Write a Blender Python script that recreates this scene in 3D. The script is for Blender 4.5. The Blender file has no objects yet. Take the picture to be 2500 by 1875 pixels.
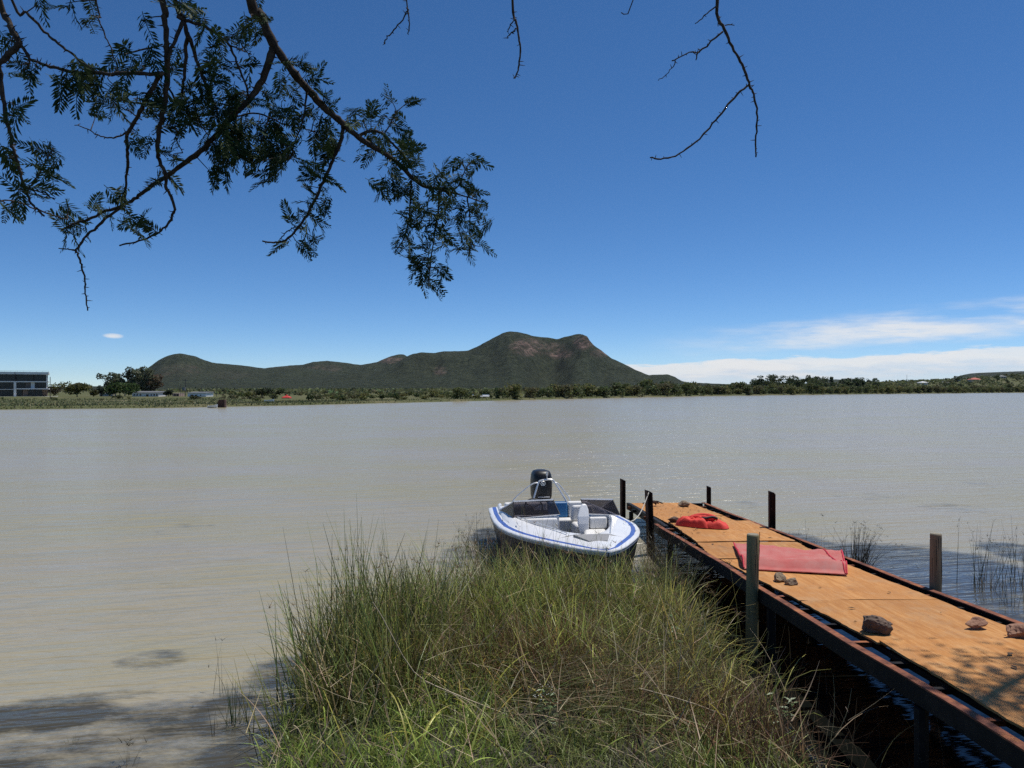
import bpy, math, random
import numpy as np
from mathutils import Vector, noise as mnoise

random.seed(7); RNG = np.random.default_rng(7)
scene = bpy.context.scene
COL = scene.collection
R = math.radians

# ------------------------------------------------------------------ camera
F = 1850.0; PITCH = 12.5 / F; EYE = 3.0
cam_d = bpy.data.cameras.new('camera'); cam = bpy.data.objects.new('camera', cam_d)
COL.objects.link(cam); scene.camera = cam
cam.location = (0, 0, EYE); cam.rotation_euler = (R(90) + PITCH, 0, 0)
cam_d.sensor_width = 36; cam_d.sensor_fit = 'HORIZONTAL'; cam_d.lens = 36 * F / 2500
cam_d.clip_start = 0.05; cam_d.clip_end = 60000

# ------------------------------------------------------------------ world, sun, exposure
SUN_EL, SUN_AZ = 68.0, 56.0
S = Vector((math.cos(R(SUN_EL)) * math.sin(R(SUN_AZ)), math.cos(R(SUN_EL)) * math.cos(R(SUN_AZ)), math.sin(R(SUN_EL))))
w = bpy.data.worlds.new('World'); scene.world = w; w.use_nodes = True
nt = w.node_tree; N = nt.nodes; L = nt.links; N.clear()
def wn(t, **k):
    n = N.new(t)
    for a, v in k.items(): setattr(n, a, v)
    return n
def wmath(op, a, b=None, c=None, clamp=False):
    n = wn('ShaderNodeMath', operation=op, use_clamp=clamp)
    for i, v in enumerate((a, b, c)):
        if v is None: continue
        if isinstance(v, (int, float)): n.inputs[i].default_value = v
        else: L.new(v, n.inputs[i])
    return n.outputs[0]
def wrange(v, a, b, lo=0.0, hi=1.0):
    n = wn('ShaderNodeMapRange', interpolation_type='SMOOTHSTEP')
    if isinstance(v, (int, float)): n.inputs[0].default_value = v
    else: L.new(v, n.inputs[0])
    for i, x in zip((1, 2, 3, 4), (a, b, lo, hi)):
        if isinstance(x, (int, float)): n.inputs[i].default_value = x
        else: L.new(x, n.inputs[i])
    return n.outputs[0]
sky = wn('ShaderNodeTexSky', sky_type='NISHITA', sun_disc=False)
sky.sun_elevation = R(SUN_EL); sky.sun_rotation = R(SUN_AZ)
sky.altitude = 2000; sky.air_density = 0.75; sky.dust_density = 0.0; sky.ozone_density = 5.5
tc = wn('ShaderNodeTexCoord'); sep = wn('ShaderNodeSeparateXYZ'); L.new(tc.outputs['Generated'], sep.inputs[0])
az = wmath('ARCTAN2', sep.outputs[0], sep.outputs[1]); el = wmath('ARCSINE', sep.outputs[2])
cmb = wn('ShaderNodeCombineXYZ'); L.new(wmath('MULTIPLY', az, 5.0), cmb.inputs[0]); L.new(wmath('MULTIPLY', el, 34.0), cmb.inputs[1])
def wnoise(scale, detail, rough=0.55, off=0.0):
    mp = wn('ShaderNodeMapping'); mp.inputs['Location'].default_value = (off, off * 0.7, off * 1.3)
    L.new(cmb.outputs[0], mp.inputs[0])
    n = wn('ShaderNodeTexNoise'); n.inputs['Scale'].default_value = scale; n.inputs['Detail'].default_value = detail; n.inputs['Roughness'].default_value = rough
    L.new(mp.outputs[0], n.inputs['Vector']); return n.outputs['Fac']
n1 = wnoise(2.6, 7, 0.6); n2 = wnoise(0.9, 6, 0.6, 5.0); n3 = wnoise(5.0, 5, 0.6, 9.0)
# cumulus bank low in the east (right): its top edge rises with azimuth
top = wmath('ADD', wmath('MULTIPLY', wmath('SUBTRACT', az, 0.13), 0.036), 0.0315)
top = wmath('ADD', top, wmath('MULTIPLY', wmath('SUBTRACT', n1, 0.5), 0.026))
m_bank = wrange(wmath('SUBTRACT', top, el), -0.0008, 0.0032)
m_bank = wmath('MULTIPLY', m_bank, wrange(az, -0.02, 0.12))
m_bank = wmath('MULTIPLY', m_bank, wrange(az, 1.9, 1.3))
den = wrange(wmath('ADD', wmath('SUBTRACT', top, el), wmath('MULTIPLY', wmath('SUBTRACT', n3, 0.5), 0.03)), 0.012, 0.045, 0.96, 0.42)
m_bank = wmath('MULTIPLY', m_bank, wmath('MULTIPLY', den, wrange(n2, 0.25, 0.55, 0.72, 1.0)))
# thin veil above it
vc = wmath('ADD', wmath('MULTIPLY', wmath('SUBTRACT', az, 0.35), 0.07), 0.062)
dv = wmath('ABSOLUTE', wmath('SUBTRACT', el, vc))
m_veil = wmath('MULTIPLY', wrange(wmath('ADD', dv, wmath('MULTIPLY', wmath('SUBTRACT', n1, 0.5), 0.03)), 0.028, 0.003), wmath('MULTIPLY', wrange(n2, 0.34, 0.62), wrange(n3, 0.25, 0.6, 0.45, 1.0)))
m_veil = wmath('MULTIPLY', m_veil, wrange(az, 0.14, 0.46, 0.0, 0.85))
m_veil = wmath('MULTIPLY', m_veil, wrange(az, 1.9, 1.2))
# a small puff at left
pf = wmath('ADD', wmath('POWER', wmath('DIVIDE', wmath('ADD', az, 0.485), 0.013), 2.0), wmath('POWER', wmath('DIVIDE', wmath('SUBTRACT', el, 0.0625), 0.0042), 2.0))
m_puff = wmath('MULTIPLY', wrange(wmath('ADD', pf, wmath('MULTIPLY', n3, 1.6)), 1.7, 0.7), 0.8)
m = wmath('MAXIMUM', wmath('MAXIMUM', m_bank, m_veil), m_puff, clamp=True)
mix = wn('ShaderNodeMix', data_type='RGBA')
L.new(m, mix.inputs[0]); L.new(sky.outputs[0], mix.inputs[6])
hsv = wn('ShaderNodeHueSaturation'); hsv.inputs['Saturation'].default_value = 1.16; hsv.inputs['Value'].default_value = 1.0
L.new(sky.outputs[0], hsv.inputs['Color']); L.new(hsv.outputs[0], mix.inputs[6])
ccol = wn('ShaderNodeMix', data_type='RGBA'); L.new(wmath('MULTIPLY', wrange(wmath('ADD', wmath('SUBTRACT', top, el), wmath('MULTIPLY', wmath('SUBTRACT', n3, 0.5), 0.05)), 0.004, 0.034), 0.9), ccol.inputs[0])
ccol.inputs[6].default_value = (7.2, 7.2, 7.2, 1); ccol.inputs[7].default_value = (5.2, 5.8, 6.8, 1)
L.new(ccol.outputs[2], mix.inputs[7])
SKY_STRENGTH = 0.116
bg = wn('ShaderNodeBackground'); bg.inputs[1].default_value = SKY_STRENGTH
L.new(mix.outputs[2], bg.inputs[0])
wo = wn('ShaderNodeOutputWorld'); L.new(bg.outputs[0], wo.inputs[0])

sun_d = bpy.data.lights.new('sun', 'SUN'); sun = bpy.data.objects.new('sun', sun_d); COL.objects.link(sun)
sun_d.energy = 4.3; sun_d.angle = R(0.53); sun_d.color = (1.0, 0.95, 0.88)
sun.rotation_euler = (-S).to_track_quat('-Z', 'Y').to_euler(); sun.location = S * 40
scene.view_settings.view_transform = 'Standard'; scene.view_settings.look = 'None'
scene.view_settings.exposure = 0.0; scene.view_settings.gamma = 1.0; scene.view_settings.use_curve_mapping = False
scene.render.engine = 'CYCLES'
scene.cycles.use_denoising = False
scene.cycles.transparent_max_bounces = 12

# ------------------------------------------------------------------ geometry helpers
def ray(px, py):
    a = (px - 1250) / F; b = (937.5 - py) / F
    return np.array([a, math.cos(PITCH) - b * math.sin(PITCH), math.sin(PITCH) + b * math.cos(PITCH)])
def P(px, py, Y):
    d = ray(px, py); return np.array([0, 0, EYE]) + d * (Y / d[1])
def W(px, py, z=0.0):
    d = ray(px, py); return np.array([0, 0, EYE]) + d * ((z - EYE) / d[2])

def wloc(o):
    v = Vector((0, 0, 0))
    while o is not None: v += o.location; o = o.parent
    return v

def mk(name, V, Fc, mat=None, parent=None, smooth=False, col=None):
    """one mesh object; V in world coordinates"""
    V = np.asarray(V, dtype=np.float64).reshape(-1, 3)
    if parent is not None: V = V - np.array(wloc(parent))
    me = bpy.data.meshes.new(name)
    if isinstance(Fc, np.ndarray):
        k = Fc.shape[1]; n = len(Fc)
        me.vertices.add(len(V)); me.vertices.foreach_set('co', V.astype(np.float32).ravel())
        me.loops.add(n * k); me.loops.foreach_set('vertex_index', Fc.astype(np.int32).ravel())
        me.polygons.add(n); me.polygons.foreach_set('loop_start', np.arange(0, n * k, k, dtype=np.int32))
        me.update(calc_edges=True); me.validate()
    else:
        me.from_pydata([tuple(v) for v in V], [], Fc); me.update()
    if col is not None:
        at = me.color_attributes.new('Col', 'FLOAT_COLOR', 'POINT')
        c = np.ones((len(V), 4), dtype=np.float32); col = np.asarray(col); c[:, :col.shape[1]] = col
        at.data.foreach_set('color', c.ravel())
    if mat: me.materials.append(mat)
    if smooth: me.polygons.foreach_set('use_smooth', [True] * len(me.polygons))
    o = bpy.data.objects.new(name, me); COL.objects.link(o)
    if parent is not None: o.parent = parent
    return o
def tag(o, label=None, cat=None, group=None, kind=None):
    if label: o['label'] = label
    if cat: o['category'] = cat
    if group: o['group'] = group
    if kind: o['kind'] = kind
    return o
def thing(name, loc, label, cat, group=None):
    o = bpy.data.objects.new(name, None); COL.objects.link(o); o.location = tuple(loc); o.empty_display_size = 0.2
    return tag(o, label, cat, group)
def copy_tree(o, parent=None):
    c = o.copy(); COL.objects.link(c)
    if parent is not None: c.parent = parent
    for ch in list(o.children): copy_tree(ch, c)
    return c

class MB:
    def __init__(s): s.V = []; s.F = []
    def add(s, V, Fc):
        b = len(s.V); s.V += [tuple(map(float, v)) for v in V]; s.F += [tuple(i + b for i in f) for f in Fc]; return s
    def hexa(s, c):           # 8 corners: 4 bottom ccw, 4 top ccw
        return s.add(c, [(3, 2, 1, 0), (4, 5, 6, 7), (0, 1, 5, 4), (1, 2, 6, 5), (2, 3, 7, 6), (3, 0, 4, 7)])
    def box(s, x0, x1, y0, y1, z0, z1):
        return s.hexa([(x0, y0, z0), (x1, y0, z0), (x1, y1, z0), (x0, y1, z0), (x0, y0, z1), (x1, y0, z1), (x1, y1, z1), (x0, y1, z1)])
    def tube(s, pts, rad, n=8, cap=True):
        pts = [Vector(p) for p in pts]; m = len(pts)
        if isinstance(rad, (int, float)): rad = [rad] * m
        V = []; up = None
        for i in range(m):
            t = (pts[min(i + 1, m - 1)] - pts[max(i - 1, 0)])
            t = t.normalized() if t.length > 1e-9 else Vector((0, 0, 1))
            if up is None:
                up = Vector((0, 0, 1)) if abs(t.z) < 0.9 else Vector((1, 0, 0))
            a = t.cross(up).normalized(); b = a.cross(t).normalized(); up = b
            for k in range(n):
                q = 2 * math.pi * k / n; V.append(pts[i] + (a * math.cos(q) + b * math.sin(q)) * rad[i])
        Fc = [(i * n + k, (i + 1) * n + k, (i + 1) * n + (k + 1) % n, i * n + (k + 1) % n) for i in range(m - 1) for k in range(n)]
        if cap: Fc += [tuple(range(n)), tuple((m - 1) * n + k for k in reversed(range(n)))]
        return s.add(V, Fc)
    def loft(s, rings, close=True, cap=True):
        n = len(rings[0]); V = [p for r in rings for p in r]; kk = n if close else n - 1
        Fc = [(i * n + k, i * n + (k + 1) % n, (i + 1) * n + (k + 1) % n, (i + 1) * n + k) for i in range(len(rings) - 1) for k in range(kk)]
        if cap: Fc += [tuple(reversed(range(n))), tuple((len(rings) - 1) * n + k for k in range(n))]
        return s.add(V, Fc)
    def build(s, name, mat, parent=None, smooth=False, bevel=0.0, seg=2):
        o = mk(name, s.V, s.F, mat, parent, smooth)
        if bevel:
            md = o.modifiers.new('bevel', 'BEVEL'); md.width = bevel; md.segments = seg; md.limit_method = 'ANGLE'; md.angle_limit = R(40)
        return o

def catmull(pts, sub=4):
    p = [np.array(q, float) for q in pts]; out = []
    for i in range(len(p) - 1):
        a = p[max(i - 1, 0)]; b = p[i]; c = p[i + 1]; d = p[min(i + 2, len(p) - 1)]
        for k in range(sub):
            t = k / sub
            out.append(0.5 * (2 * b + (c - a) * t + (2 * a - 5 * b + 4 * c - d) * t * t + (3 * b - a - 3 * c + d) * t ** 3))
    out.append(p[-1]); return out
def fbm(x, y, z=0.0, o=4): return mnoise.fractal(Vector((x, y, z)), 1.0, 2.0, o)

# ------------------------------------------------------------------ material helpers
def new_mat(name):
    m = bpy.data.materials.new(name); m.use_nodes = True; t = m.node_tree
    b = t.nodes['Principled BSDF']; return m, t, b
def link_noise(t, scale, detail=4, rough=0.55, stretch=None, coord='Object'):
    c = t.nodes.new('ShaderNodeTexCoord'); mp = t.nodes.new('ShaderNodeMapping')
    if stretch: mp.inputs['Scale'].default_value = stretch
    t.links.new(c.outputs[coord], mp.inputs[0])
    n = t.nodes.new('ShaderNodeTexNoise'); n.inputs['Scale'].default_value = scale; n.inputs['Detail'].default_value = detail; n.inputs['Roughness'].default_value = rough
    t.links.new(mp.outputs[0], n.inputs['Vector']); return n.outputs['Fac']
def ramp(t, fac, stops):
    r = t.nodes.new('ShaderNodeValToRGB'); e = r.color_ramp.elements
    while len(e) < len(stops): e.new(0.5)
    for x, (p, c) in zip(e, stops): x.position = p; x.color = (*c, 1) if len(c) == 3 else c
    t.links.new(fac, r.inputs[0]); return r.outputs[0]
def bump(t, b, fac, strength=0.3, dist=0.01):
    n = t.nodes.new('ShaderNodeBump'); n.inputs['Strength'].default_value = strength; n.inputs['Distance'].default_value = dist
    t.links.new(fac, n.inputs['Height']); t.links.new(n.outputs[0], b.inputs['Normal']); return n
def mixc(t, fac, a, b_, mode='MIX'):
    n = t.nodes.new('ShaderNodeMix'); n.data_type = 'RGBA'; n.blend_type = mode
    for i, v in ((0, fac), (6, a), (7, b_)):
        if isinstance(v, (int, float)): n.inputs[i].default_value = v
        elif isinstance(v, tuple): n.inputs[i].default_value = (*v, 1)
        else: t.links.new(v, n.inputs[i])
    return n.outputs[2]
def simple(name, c1, c2=None, scale=6, rough=0.6, metal=0.0, bmp=0.0, bscale=None, stretch=None, lo=0.35, hi=0.65, bd=0.01, spec=0.5):
    m, t, b = new_mat(name)
    b.inputs['Roughness'].default_value = rough; b.inputs['Metallic'].default_value = metal; b.inputs['Specular IOR Level'].default_value = spec
    if c2 is None: c2 = tuple(x * 0.82 for x in c1)
    f = link_noise(t, scale, 5, 0.6, stretch)
    t.links.new(ramp(t, f, [(lo, c1), (hi, c2)]), b.inputs['Base Color'])
    if bmp: bump(t, b, link_noise(t, bscale or scale * 4, 5, 0.6, stretch), bmp, bd)
    return m
def attr_mat(name, rough=0.55, trans=0.0, spec=0.3):
    m, t, b = new_mat(name)
    a = t.nodes.new('ShaderNodeAttribute'); a.attribute_name = 'Col'
    t.links.new(a.outputs['Color'], b.inputs['Base Color']); b.inputs['Roughness'].default_value = rough; b.inputs['Specular IOR Level'].default_value = spec
    if trans:
        tr = t.nodes.new('ShaderNodeBsdfTranslucent'); t.links.new(a.outputs['Color'], tr.inputs[0])
        mx = t.nodes.new('ShaderNodeMixShader'); mx.inputs[0].default_value = trans
        t.links.new(b.outputs[0], mx.inputs[1]); t.links.new(tr.outputs[0], mx.inputs[2])
        t.links.new(mx.outputs[0], t.nodes['Material Output'].inputs[0])
    return m

# ------------------------------------------------------------------ shapes of the shore
SHORE_PX = [-2600, -1200, -400, 0, 400, 700, 1100, 1400, 1700, 2080, 2450, 2900, 3600, 5200]
SHORE_PY = [1014, 1010, 1004, 1000, 996, 990, 980.5, 973.5, 967, 962.5, 959, 957, 956, 955.5]
def shoreY(px): return 3.0 * F / (np.interp(px, SHORE_PX, SHORE_PY) - 950.0)
CREST_PX = [1500, 1750, 1900, 2100, 2300, 2500, 2900, 5000]
CREST_PY = [949, 946, 942, 937, 929, 917, 905, 902]
def landz(px, Y):
    s = shoreY(px); d = Y - s
    z = np.where(d < 0, d * 0.06, np.minimum(d * 0.22, 0.45) + np.clip(d, 0, 140) * 0.001)
    cz = 3.0 + (950 - np.interp(px, CREST_PX, CREST_PY)) / F * 1000.0 - 1.2
    cz = np.where(px < 1500, 0.7, np.maximum(cz, 0.7))
    t = np.clip((Y - s - 15) / (1000 - s - 15), 0, 1); t = t * t * (3 - 2 * t)
    tail = np.clip((Y - 1100) / 1500, 0, 1)
    return z + (cz - 0.7) * t * (1 - tail * 0.9)
def on_land(px, Y, dz=0.0):
    X = (px - 1250) / F * Y
    return np.array([X, Y, float(landz(np.float64(px), np.float64(Y))) + dz])

# spit of marsh in the foreground
SPIT = np.array([(-14, 2.0), (-4.5, 2.6), (-2.2, 3.6), (-1.8, 5), (-1.85, 6), (-2.05, 7), (-2.05, 8), (-1.75, 9), (-1.35, 10), (-.8, 10.7), (-.1, 10.9), (.6, 10.4), (1.35, 9.9), (1.95, 9.8), (2.15, 9.2), (2.0, 8.2), (2.05, 7.3), (2.15, 6.5), (2.25, 5.8), (2.4, 4.5), (2.8, 3.0), (6, 2.4), (14, 2.0), (14, -12), (-14, -12)])
def poly_sd(X, Y, poly=SPIT):
    X = np.asarray(X, float); Y = np.asarray(Y, float)
    d = np.full(X.shape, 1e9); ins = np.zeros(X.shape, bool)
    n = len(poly)
    for i in range(n):
        x1, y1 = poly[i]; x2, y2 = poly[(i + 1) % n]
        ex, ey = x2 - x1, y2 - y1
        t = np.clip(((X - x1) * ex + (Y - y1) * ey) / (ex * ex + ey * ey), 0, 1)
        d = np.minimum(d, np.hypot(X - x1 - t * ex, Y - y1 - t * ey))
        c = ((y1 > Y) != (y2 > Y)) & (X < (x2 - x1) * (Y - y1) / (y2 - y1 + 1e-12) + x1)
        ins ^= c
    return np.where(ins, d, -d)

# pier frame: u runs from the far end towards the bank, v from its left beam, h above the deck
def PZ(Y): return 1.07 - 0.041 * Y
def PP(u, v, h=0.0):
    Y = 17.6 - u
    return np.array([2.53 + u * 0.0333 + v, Y + v * 0.0333, PZ(Y) + h])

# ------------------------------------------------------------------ WATER
def nonuni(a, b, n, far_lo, far_hi, k):
    c = np.linspace(a, b, n); st = (b - a) / (n - 1)
    hi = b + np.cumsum(st * k ** np.arange(1, 400)); hi = hi[hi < far_hi]
    lo = a - np.cumsum(st * k ** np.arange(1, 400)); lo = lo[lo > far_lo][::-1]
    return np.concatenate([[far_lo], lo, c, hi, [far_hi]])
gx = nonuni(-9, 9, 181, -2500, 2500, 1.12); gy = nonuni(2, 20, 181, -60, 2500, 1.1)
GX, GY = np.meshgrid(gx, gy)
weed = np.zeros(GX.shape)  # dark water mask: weed beds, plus painted ripple tones and pier shade
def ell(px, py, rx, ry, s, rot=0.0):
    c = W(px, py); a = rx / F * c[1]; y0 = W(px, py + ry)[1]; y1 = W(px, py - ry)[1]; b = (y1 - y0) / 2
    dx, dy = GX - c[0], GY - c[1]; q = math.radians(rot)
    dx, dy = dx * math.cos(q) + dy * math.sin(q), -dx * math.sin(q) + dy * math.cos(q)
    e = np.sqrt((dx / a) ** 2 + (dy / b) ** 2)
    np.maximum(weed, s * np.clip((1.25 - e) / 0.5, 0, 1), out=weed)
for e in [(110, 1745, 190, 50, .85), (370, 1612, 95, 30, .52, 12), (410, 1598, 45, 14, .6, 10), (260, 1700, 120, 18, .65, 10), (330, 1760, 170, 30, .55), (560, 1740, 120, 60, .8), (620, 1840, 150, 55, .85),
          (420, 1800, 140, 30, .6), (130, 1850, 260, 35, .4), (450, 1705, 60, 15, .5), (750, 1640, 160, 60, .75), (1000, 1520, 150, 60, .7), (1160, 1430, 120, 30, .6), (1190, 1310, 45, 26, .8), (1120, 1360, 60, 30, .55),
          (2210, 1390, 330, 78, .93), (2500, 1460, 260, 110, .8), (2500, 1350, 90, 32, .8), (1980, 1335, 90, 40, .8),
          (30, 1100, 160, 11, .3), (480, 1283, 90, 9, .32), (390, 1300, 60, 8, .3), (690, 1270, 50, 7, .2), (1950, 1068, 240, 12, .3), (1800, 1105, 80, 8, .3), (2120, 1210, 110, 13, .35), (2330, 1240, 100, 16, .4), (1800, 1230, 60, 14, .35), (2460, 1190, 100, 25, .3), (150, 1537, 20, 5, .5)]:  # far streaks: ripple reflection differences painted as darker water
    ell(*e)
dsp = poly_sd(GX, GY)
shal = np.clip((7.6 + (GX + 5) * .27 - GY) / .9, 0, 1) * np.clip((-1.6 - GX) / .3, 0, 1) * (GY > 1)
weed = np.maximum(weed, .66 * shal)
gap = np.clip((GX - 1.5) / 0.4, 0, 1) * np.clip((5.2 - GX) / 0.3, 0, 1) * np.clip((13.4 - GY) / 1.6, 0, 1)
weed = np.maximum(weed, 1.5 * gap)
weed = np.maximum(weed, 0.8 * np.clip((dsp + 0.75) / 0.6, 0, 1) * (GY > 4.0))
weed = np.maximum(weed, 1.4 * np.clip((GX - 2.55) / 0.15, 0, 1) * np.clip((4.7 - GX) / 0.3, 0, 1) * np.clip((17.6 - GY) / 0.6, 0, 1) * (GY > 9))  # shade under the pier painted into the water colour
ny, nx = GX.shape
Vw = np.stack([GX, GY, np.zeros_like(GX)], -1).reshape(-1, 3)
idx = np.arange(nx * ny).reshape(ny, nx)
Fq = np.stack([idx[:-1, :-1], idx[:-1, 1:], idx[1:, 1:], idx[1:, :-1]], -1).reshape(-1, 4)
mw, t, b = new_mat('lake water')
at = t.nodes.new('ShaderNodeAttribute'); at.attribute_name = 'Col'
sepc = t.nodes.new('ShaderNodeSeparateColor'); t.links.new(at.outputs['Color'], sepc.inputs[0])
def wavy(scale, ang, st):
    c = t.nodes.new('ShaderNodeTexCoord'); mp = t.nodes.new('ShaderNodeMapping'); mp.inputs['Rotation'].default_value = (0, 0, R(ang)); mp.inputs['Scale'].default_value = st
    mp.vector_type = 'TEXTURE'; mp.inputs['Scale'].default_value = tuple(1 / q for q in st); t.links.new(c.outputs['Object'], mp.inputs[0])
    n = t.nodes.new('ShaderNodeTexNoise'); n.inputs['Scale'].default_value = scale; n.inputs['Detail'].default_value = 3; n.inputs['Roughness'].default_value = .6; n.inputs['Distortion'].default_value = .4
    t.links.new(mp.outputs[0], n.inputs['Vector']); return n.outputs['Fac']
glint_streaks = wavy(0.75, 15, (0.16, 1.7, 1))
f1 = link_noise(t, 0.16, 4, 0.6, (0.5, 1.0, 1)); mud = ramp(t, f1, [(0.38, (0.318, 0.287, 0.220)), (0.60, (0.314, 0.281, 0.168))])
f2 = link_noise(t, 1.7, 8, 0.74, (0.7, 1.4, 1))
def tmath(t, op, a, b_=None, clamp=False):
    n = t.nodes.new('ShaderNodeMath'); n.operation = op; n.use_clamp = clamp
    for i, v in enumerate((a, b_)):
        if v is None: continue
        if isinstance(v, (int, float)): n.inputs[i].default_value = v
        else: t.links.new(v, n.inputs[i])
    return n.outputs[0]
mud = mixc(t, 1.0, mud, ramp(t, glint_streaks, [(.34, (.965, .965, .97)), (.5, (.995, .995, .995)), (.64, (1.0, 1.0, 1.0)), (.72, (1.05, 1.05, 1.045))]), 'MULTIPLY')  # sky glints on the ripples painted into the water colour as paler streaks
f2n = tmath(t, 'MULTIPLY', tmath(t, 'SUBTRACT', f2, 0.28), 2.3)
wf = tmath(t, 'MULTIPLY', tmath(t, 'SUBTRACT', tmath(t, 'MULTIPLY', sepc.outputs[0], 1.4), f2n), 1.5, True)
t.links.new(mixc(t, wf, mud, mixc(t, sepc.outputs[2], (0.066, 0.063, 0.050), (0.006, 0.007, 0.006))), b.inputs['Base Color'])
b.inputs['IOR'].default_value = 1.33
rgh = tmath(t, 'SUBTRACT', 0.21, tmath(t, 'MULTIPLY', sepc.outputs[1], 0.16)); t.links.new(rgh, b.inputs['Roughness'])
t.links.new(tmath(t, 'ADD', 0.27, tmath(t, 'MULTIPLY', sepc.outputs[1], 0.18)), b.inputs['Specular IOR Level'])
r1 = wavy(1.7, 14, (0.28, 2.0, 1)); r2 = wavy(0.45, 14, (0.30, 1.8, 1)); r3 = wavy(6.0, -8, (0.4, 1.8, 1))
hgt = tmath(t, 'ADD', tmath(t, 'ADD', tmath(t, 'MULTIPLY', r1, 0.7), tmath(t, 'MULTIPLY', r2, 0.9)), tmath(t, 'MULTIPLY', r3, 0.10))
bn = bump(t, b, hgt, 0.55, 0.22)
calm = tmath(t, 'SUBTRACT', 0.9, tmath(t, 'MULTIPLY', sepc.outputs[1], 0.84)); t.links.new(calm, bn.inputs['Strength'])
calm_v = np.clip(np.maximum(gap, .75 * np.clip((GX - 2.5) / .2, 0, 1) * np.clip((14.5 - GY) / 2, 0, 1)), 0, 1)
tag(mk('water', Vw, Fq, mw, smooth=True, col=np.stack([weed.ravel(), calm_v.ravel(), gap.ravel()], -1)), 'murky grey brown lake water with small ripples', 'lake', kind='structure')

# ------------------------------------------------------------------ GROUND: far land, near bank
cols = np.concatenate([np.linspace(-2600, -100, 26), np.linspace(-60, 2560, 220), np.linspace(2600, 5200, 26)])
rel = np.concatenate([[-6, -2, 0, 0.8, 2, 4, 8, 14], np.geomspace(20, 900, 34), np.geomspace(1100, 16000, 12)])
V = []; C = []
for r_ in rel:
    sy = shoreY(cols); Yv = sy + r_; z = landz(cols, Yv)
    X = (cols - 1250) / F * Yv
    nz = np.array([fbm(x * 0.06, y * 0.06) for x, y in zip(X, Yv)]) if r_ < 1500 else np.zeros(len(X))
    z = np.where(r_ > 3, z + nz * 0.10, z)
    V.append(np.stack([X, Yv, z], -1))
V = np.concatenate(V); nc = len(cols); idx = np.arange(len(V)).reshape(len(rel), nc)
Fq = np.stack([idx[:-1, :-1], idx[:-1, 1:], idx[1:, 1:], idx[1:, :-1]], -1).reshape(-1, 4)
mg, t, b = new_mat('far land'); b.inputs['Roughness'].default_value = 0.95; b.inputs['Specular IOR Level'].default_value = 0.1
g1 = link_noise(t, 0.05, 6, 0.65); g2 = link_noise(t, 0.9, 4, 0.7)
cg = ramp(t, g1, [(0.3, (0.10, 0.115, 0.045)), (0.5, (0.13, 0.135, 0.06)), (0.68, (0.22, 0.19, 0.11))])
t.links.new(mixc(t, tmath(t, 'MULTIPLY', g2, 0.7), cg, (0.035, 0.045, 0.018)), b.inputs['Base Color'])
bump(t, b, g2, 0.8, 0.3)
tag(mk('ground', V, Fq, mg, smooth=True), 'flat grassy scrubland on the far side of the lake', 'land', kind='structure')

gx = np.linspace(-13, 13, 150); gy = np.linspace(-10, 12, 120); GX2, GY2 = np.meshgrid(gx, gy)
sd = poly_sd(GX2, GY2)
zz = np.clip(sd * 0.45, -0.5, 0.07) + np.clip(4.2 - GY2, 0, 4) * 0.42 * np.clip(sd / 1.5, 0, 1)
zz = np.minimum(zz, 1.38)
zz += np.array([fbm(x * 1.3, y * 1.3) for x, y in zip(GX2.ravel(), GY2.ravel())]).reshape(zz.shape) * 0.05
V = np.stack([GX2, GY2, zz], -1).reshape(-1, 3); idx = np.arange(len(V)).reshape(GX2.shape)
Fq = np.stack([idx[:-1, :-1], idx[:-1, 1:], idx[1:, 1:], idx[1:, :-1]], -1).reshape(-1, 4)
tag(mk('bank', V, Fq, simple('wet soil', (0.05, 0.045, 0.03), (0.025, 0.024, 0.015), 3, 0.9, bmp=0.5), smooth=True), 'low muddy bank under the reeds', 'bank', kind='structure')
def bankz(X, Y):
    sd = poly_sd(X, Y)
    z = np.clip(sd * 0.45, -0.5, 0.07) + np.clip(4.2 - np.asarray(Y), 0, 4) * 0.42 * np.clip(sd / 1.5, 0, 1)
    return np.minimum(z, 1.38)

# ------------------------------------------------------------------ HILLS
mh, t, b = new_mat('bush covered hill'); b.inputs['Roughness'].default_value = 0.95; b.inputs['Specular IOR Level'].default_value = 0.05
h1 = link_noise(t, 0.05, 8, 0.85); h2 = link_noise(t, 0.006, 6, 0.65); h3 = link_noise(t, 0.03, 6, 0.8, (1, 1, 2.2))
veg = ramp(t, h1, [(0.40, (0.010, 0.016, 0.009)), (0.5, (0.030, 0.042, 0.023)), (0.60, (0.078, 0.090, 0.052))])
veg = mixc(t, tmath(t, 'MULTIPLY', h2, 0.8), veg, (0.034, 0.038, 0.028))
rock = ramp(t, h3, [(0.38, (0.03, 0.028, 0.026)), (0.5, (0.11, 0.078, 0.066)), (0.60, (0.25, 0.175, 0.145))])
ah = t.nodes.new('ShaderNodeAttribute'); ah.attribute_name = 'Col'
rf = tmath(t, 'MULTIPLY', ah.outputs['Fac'], tmath(t, 'MULTIPLY', tmath(t, 'SUBTRACT', h3, 0.34), 4.5, True), True)
t.links.new(mixc(t, rf, veg, rock), b.inputs['Base Color'])
bump(t, b, h1, 1.0, 9.0)
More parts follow.
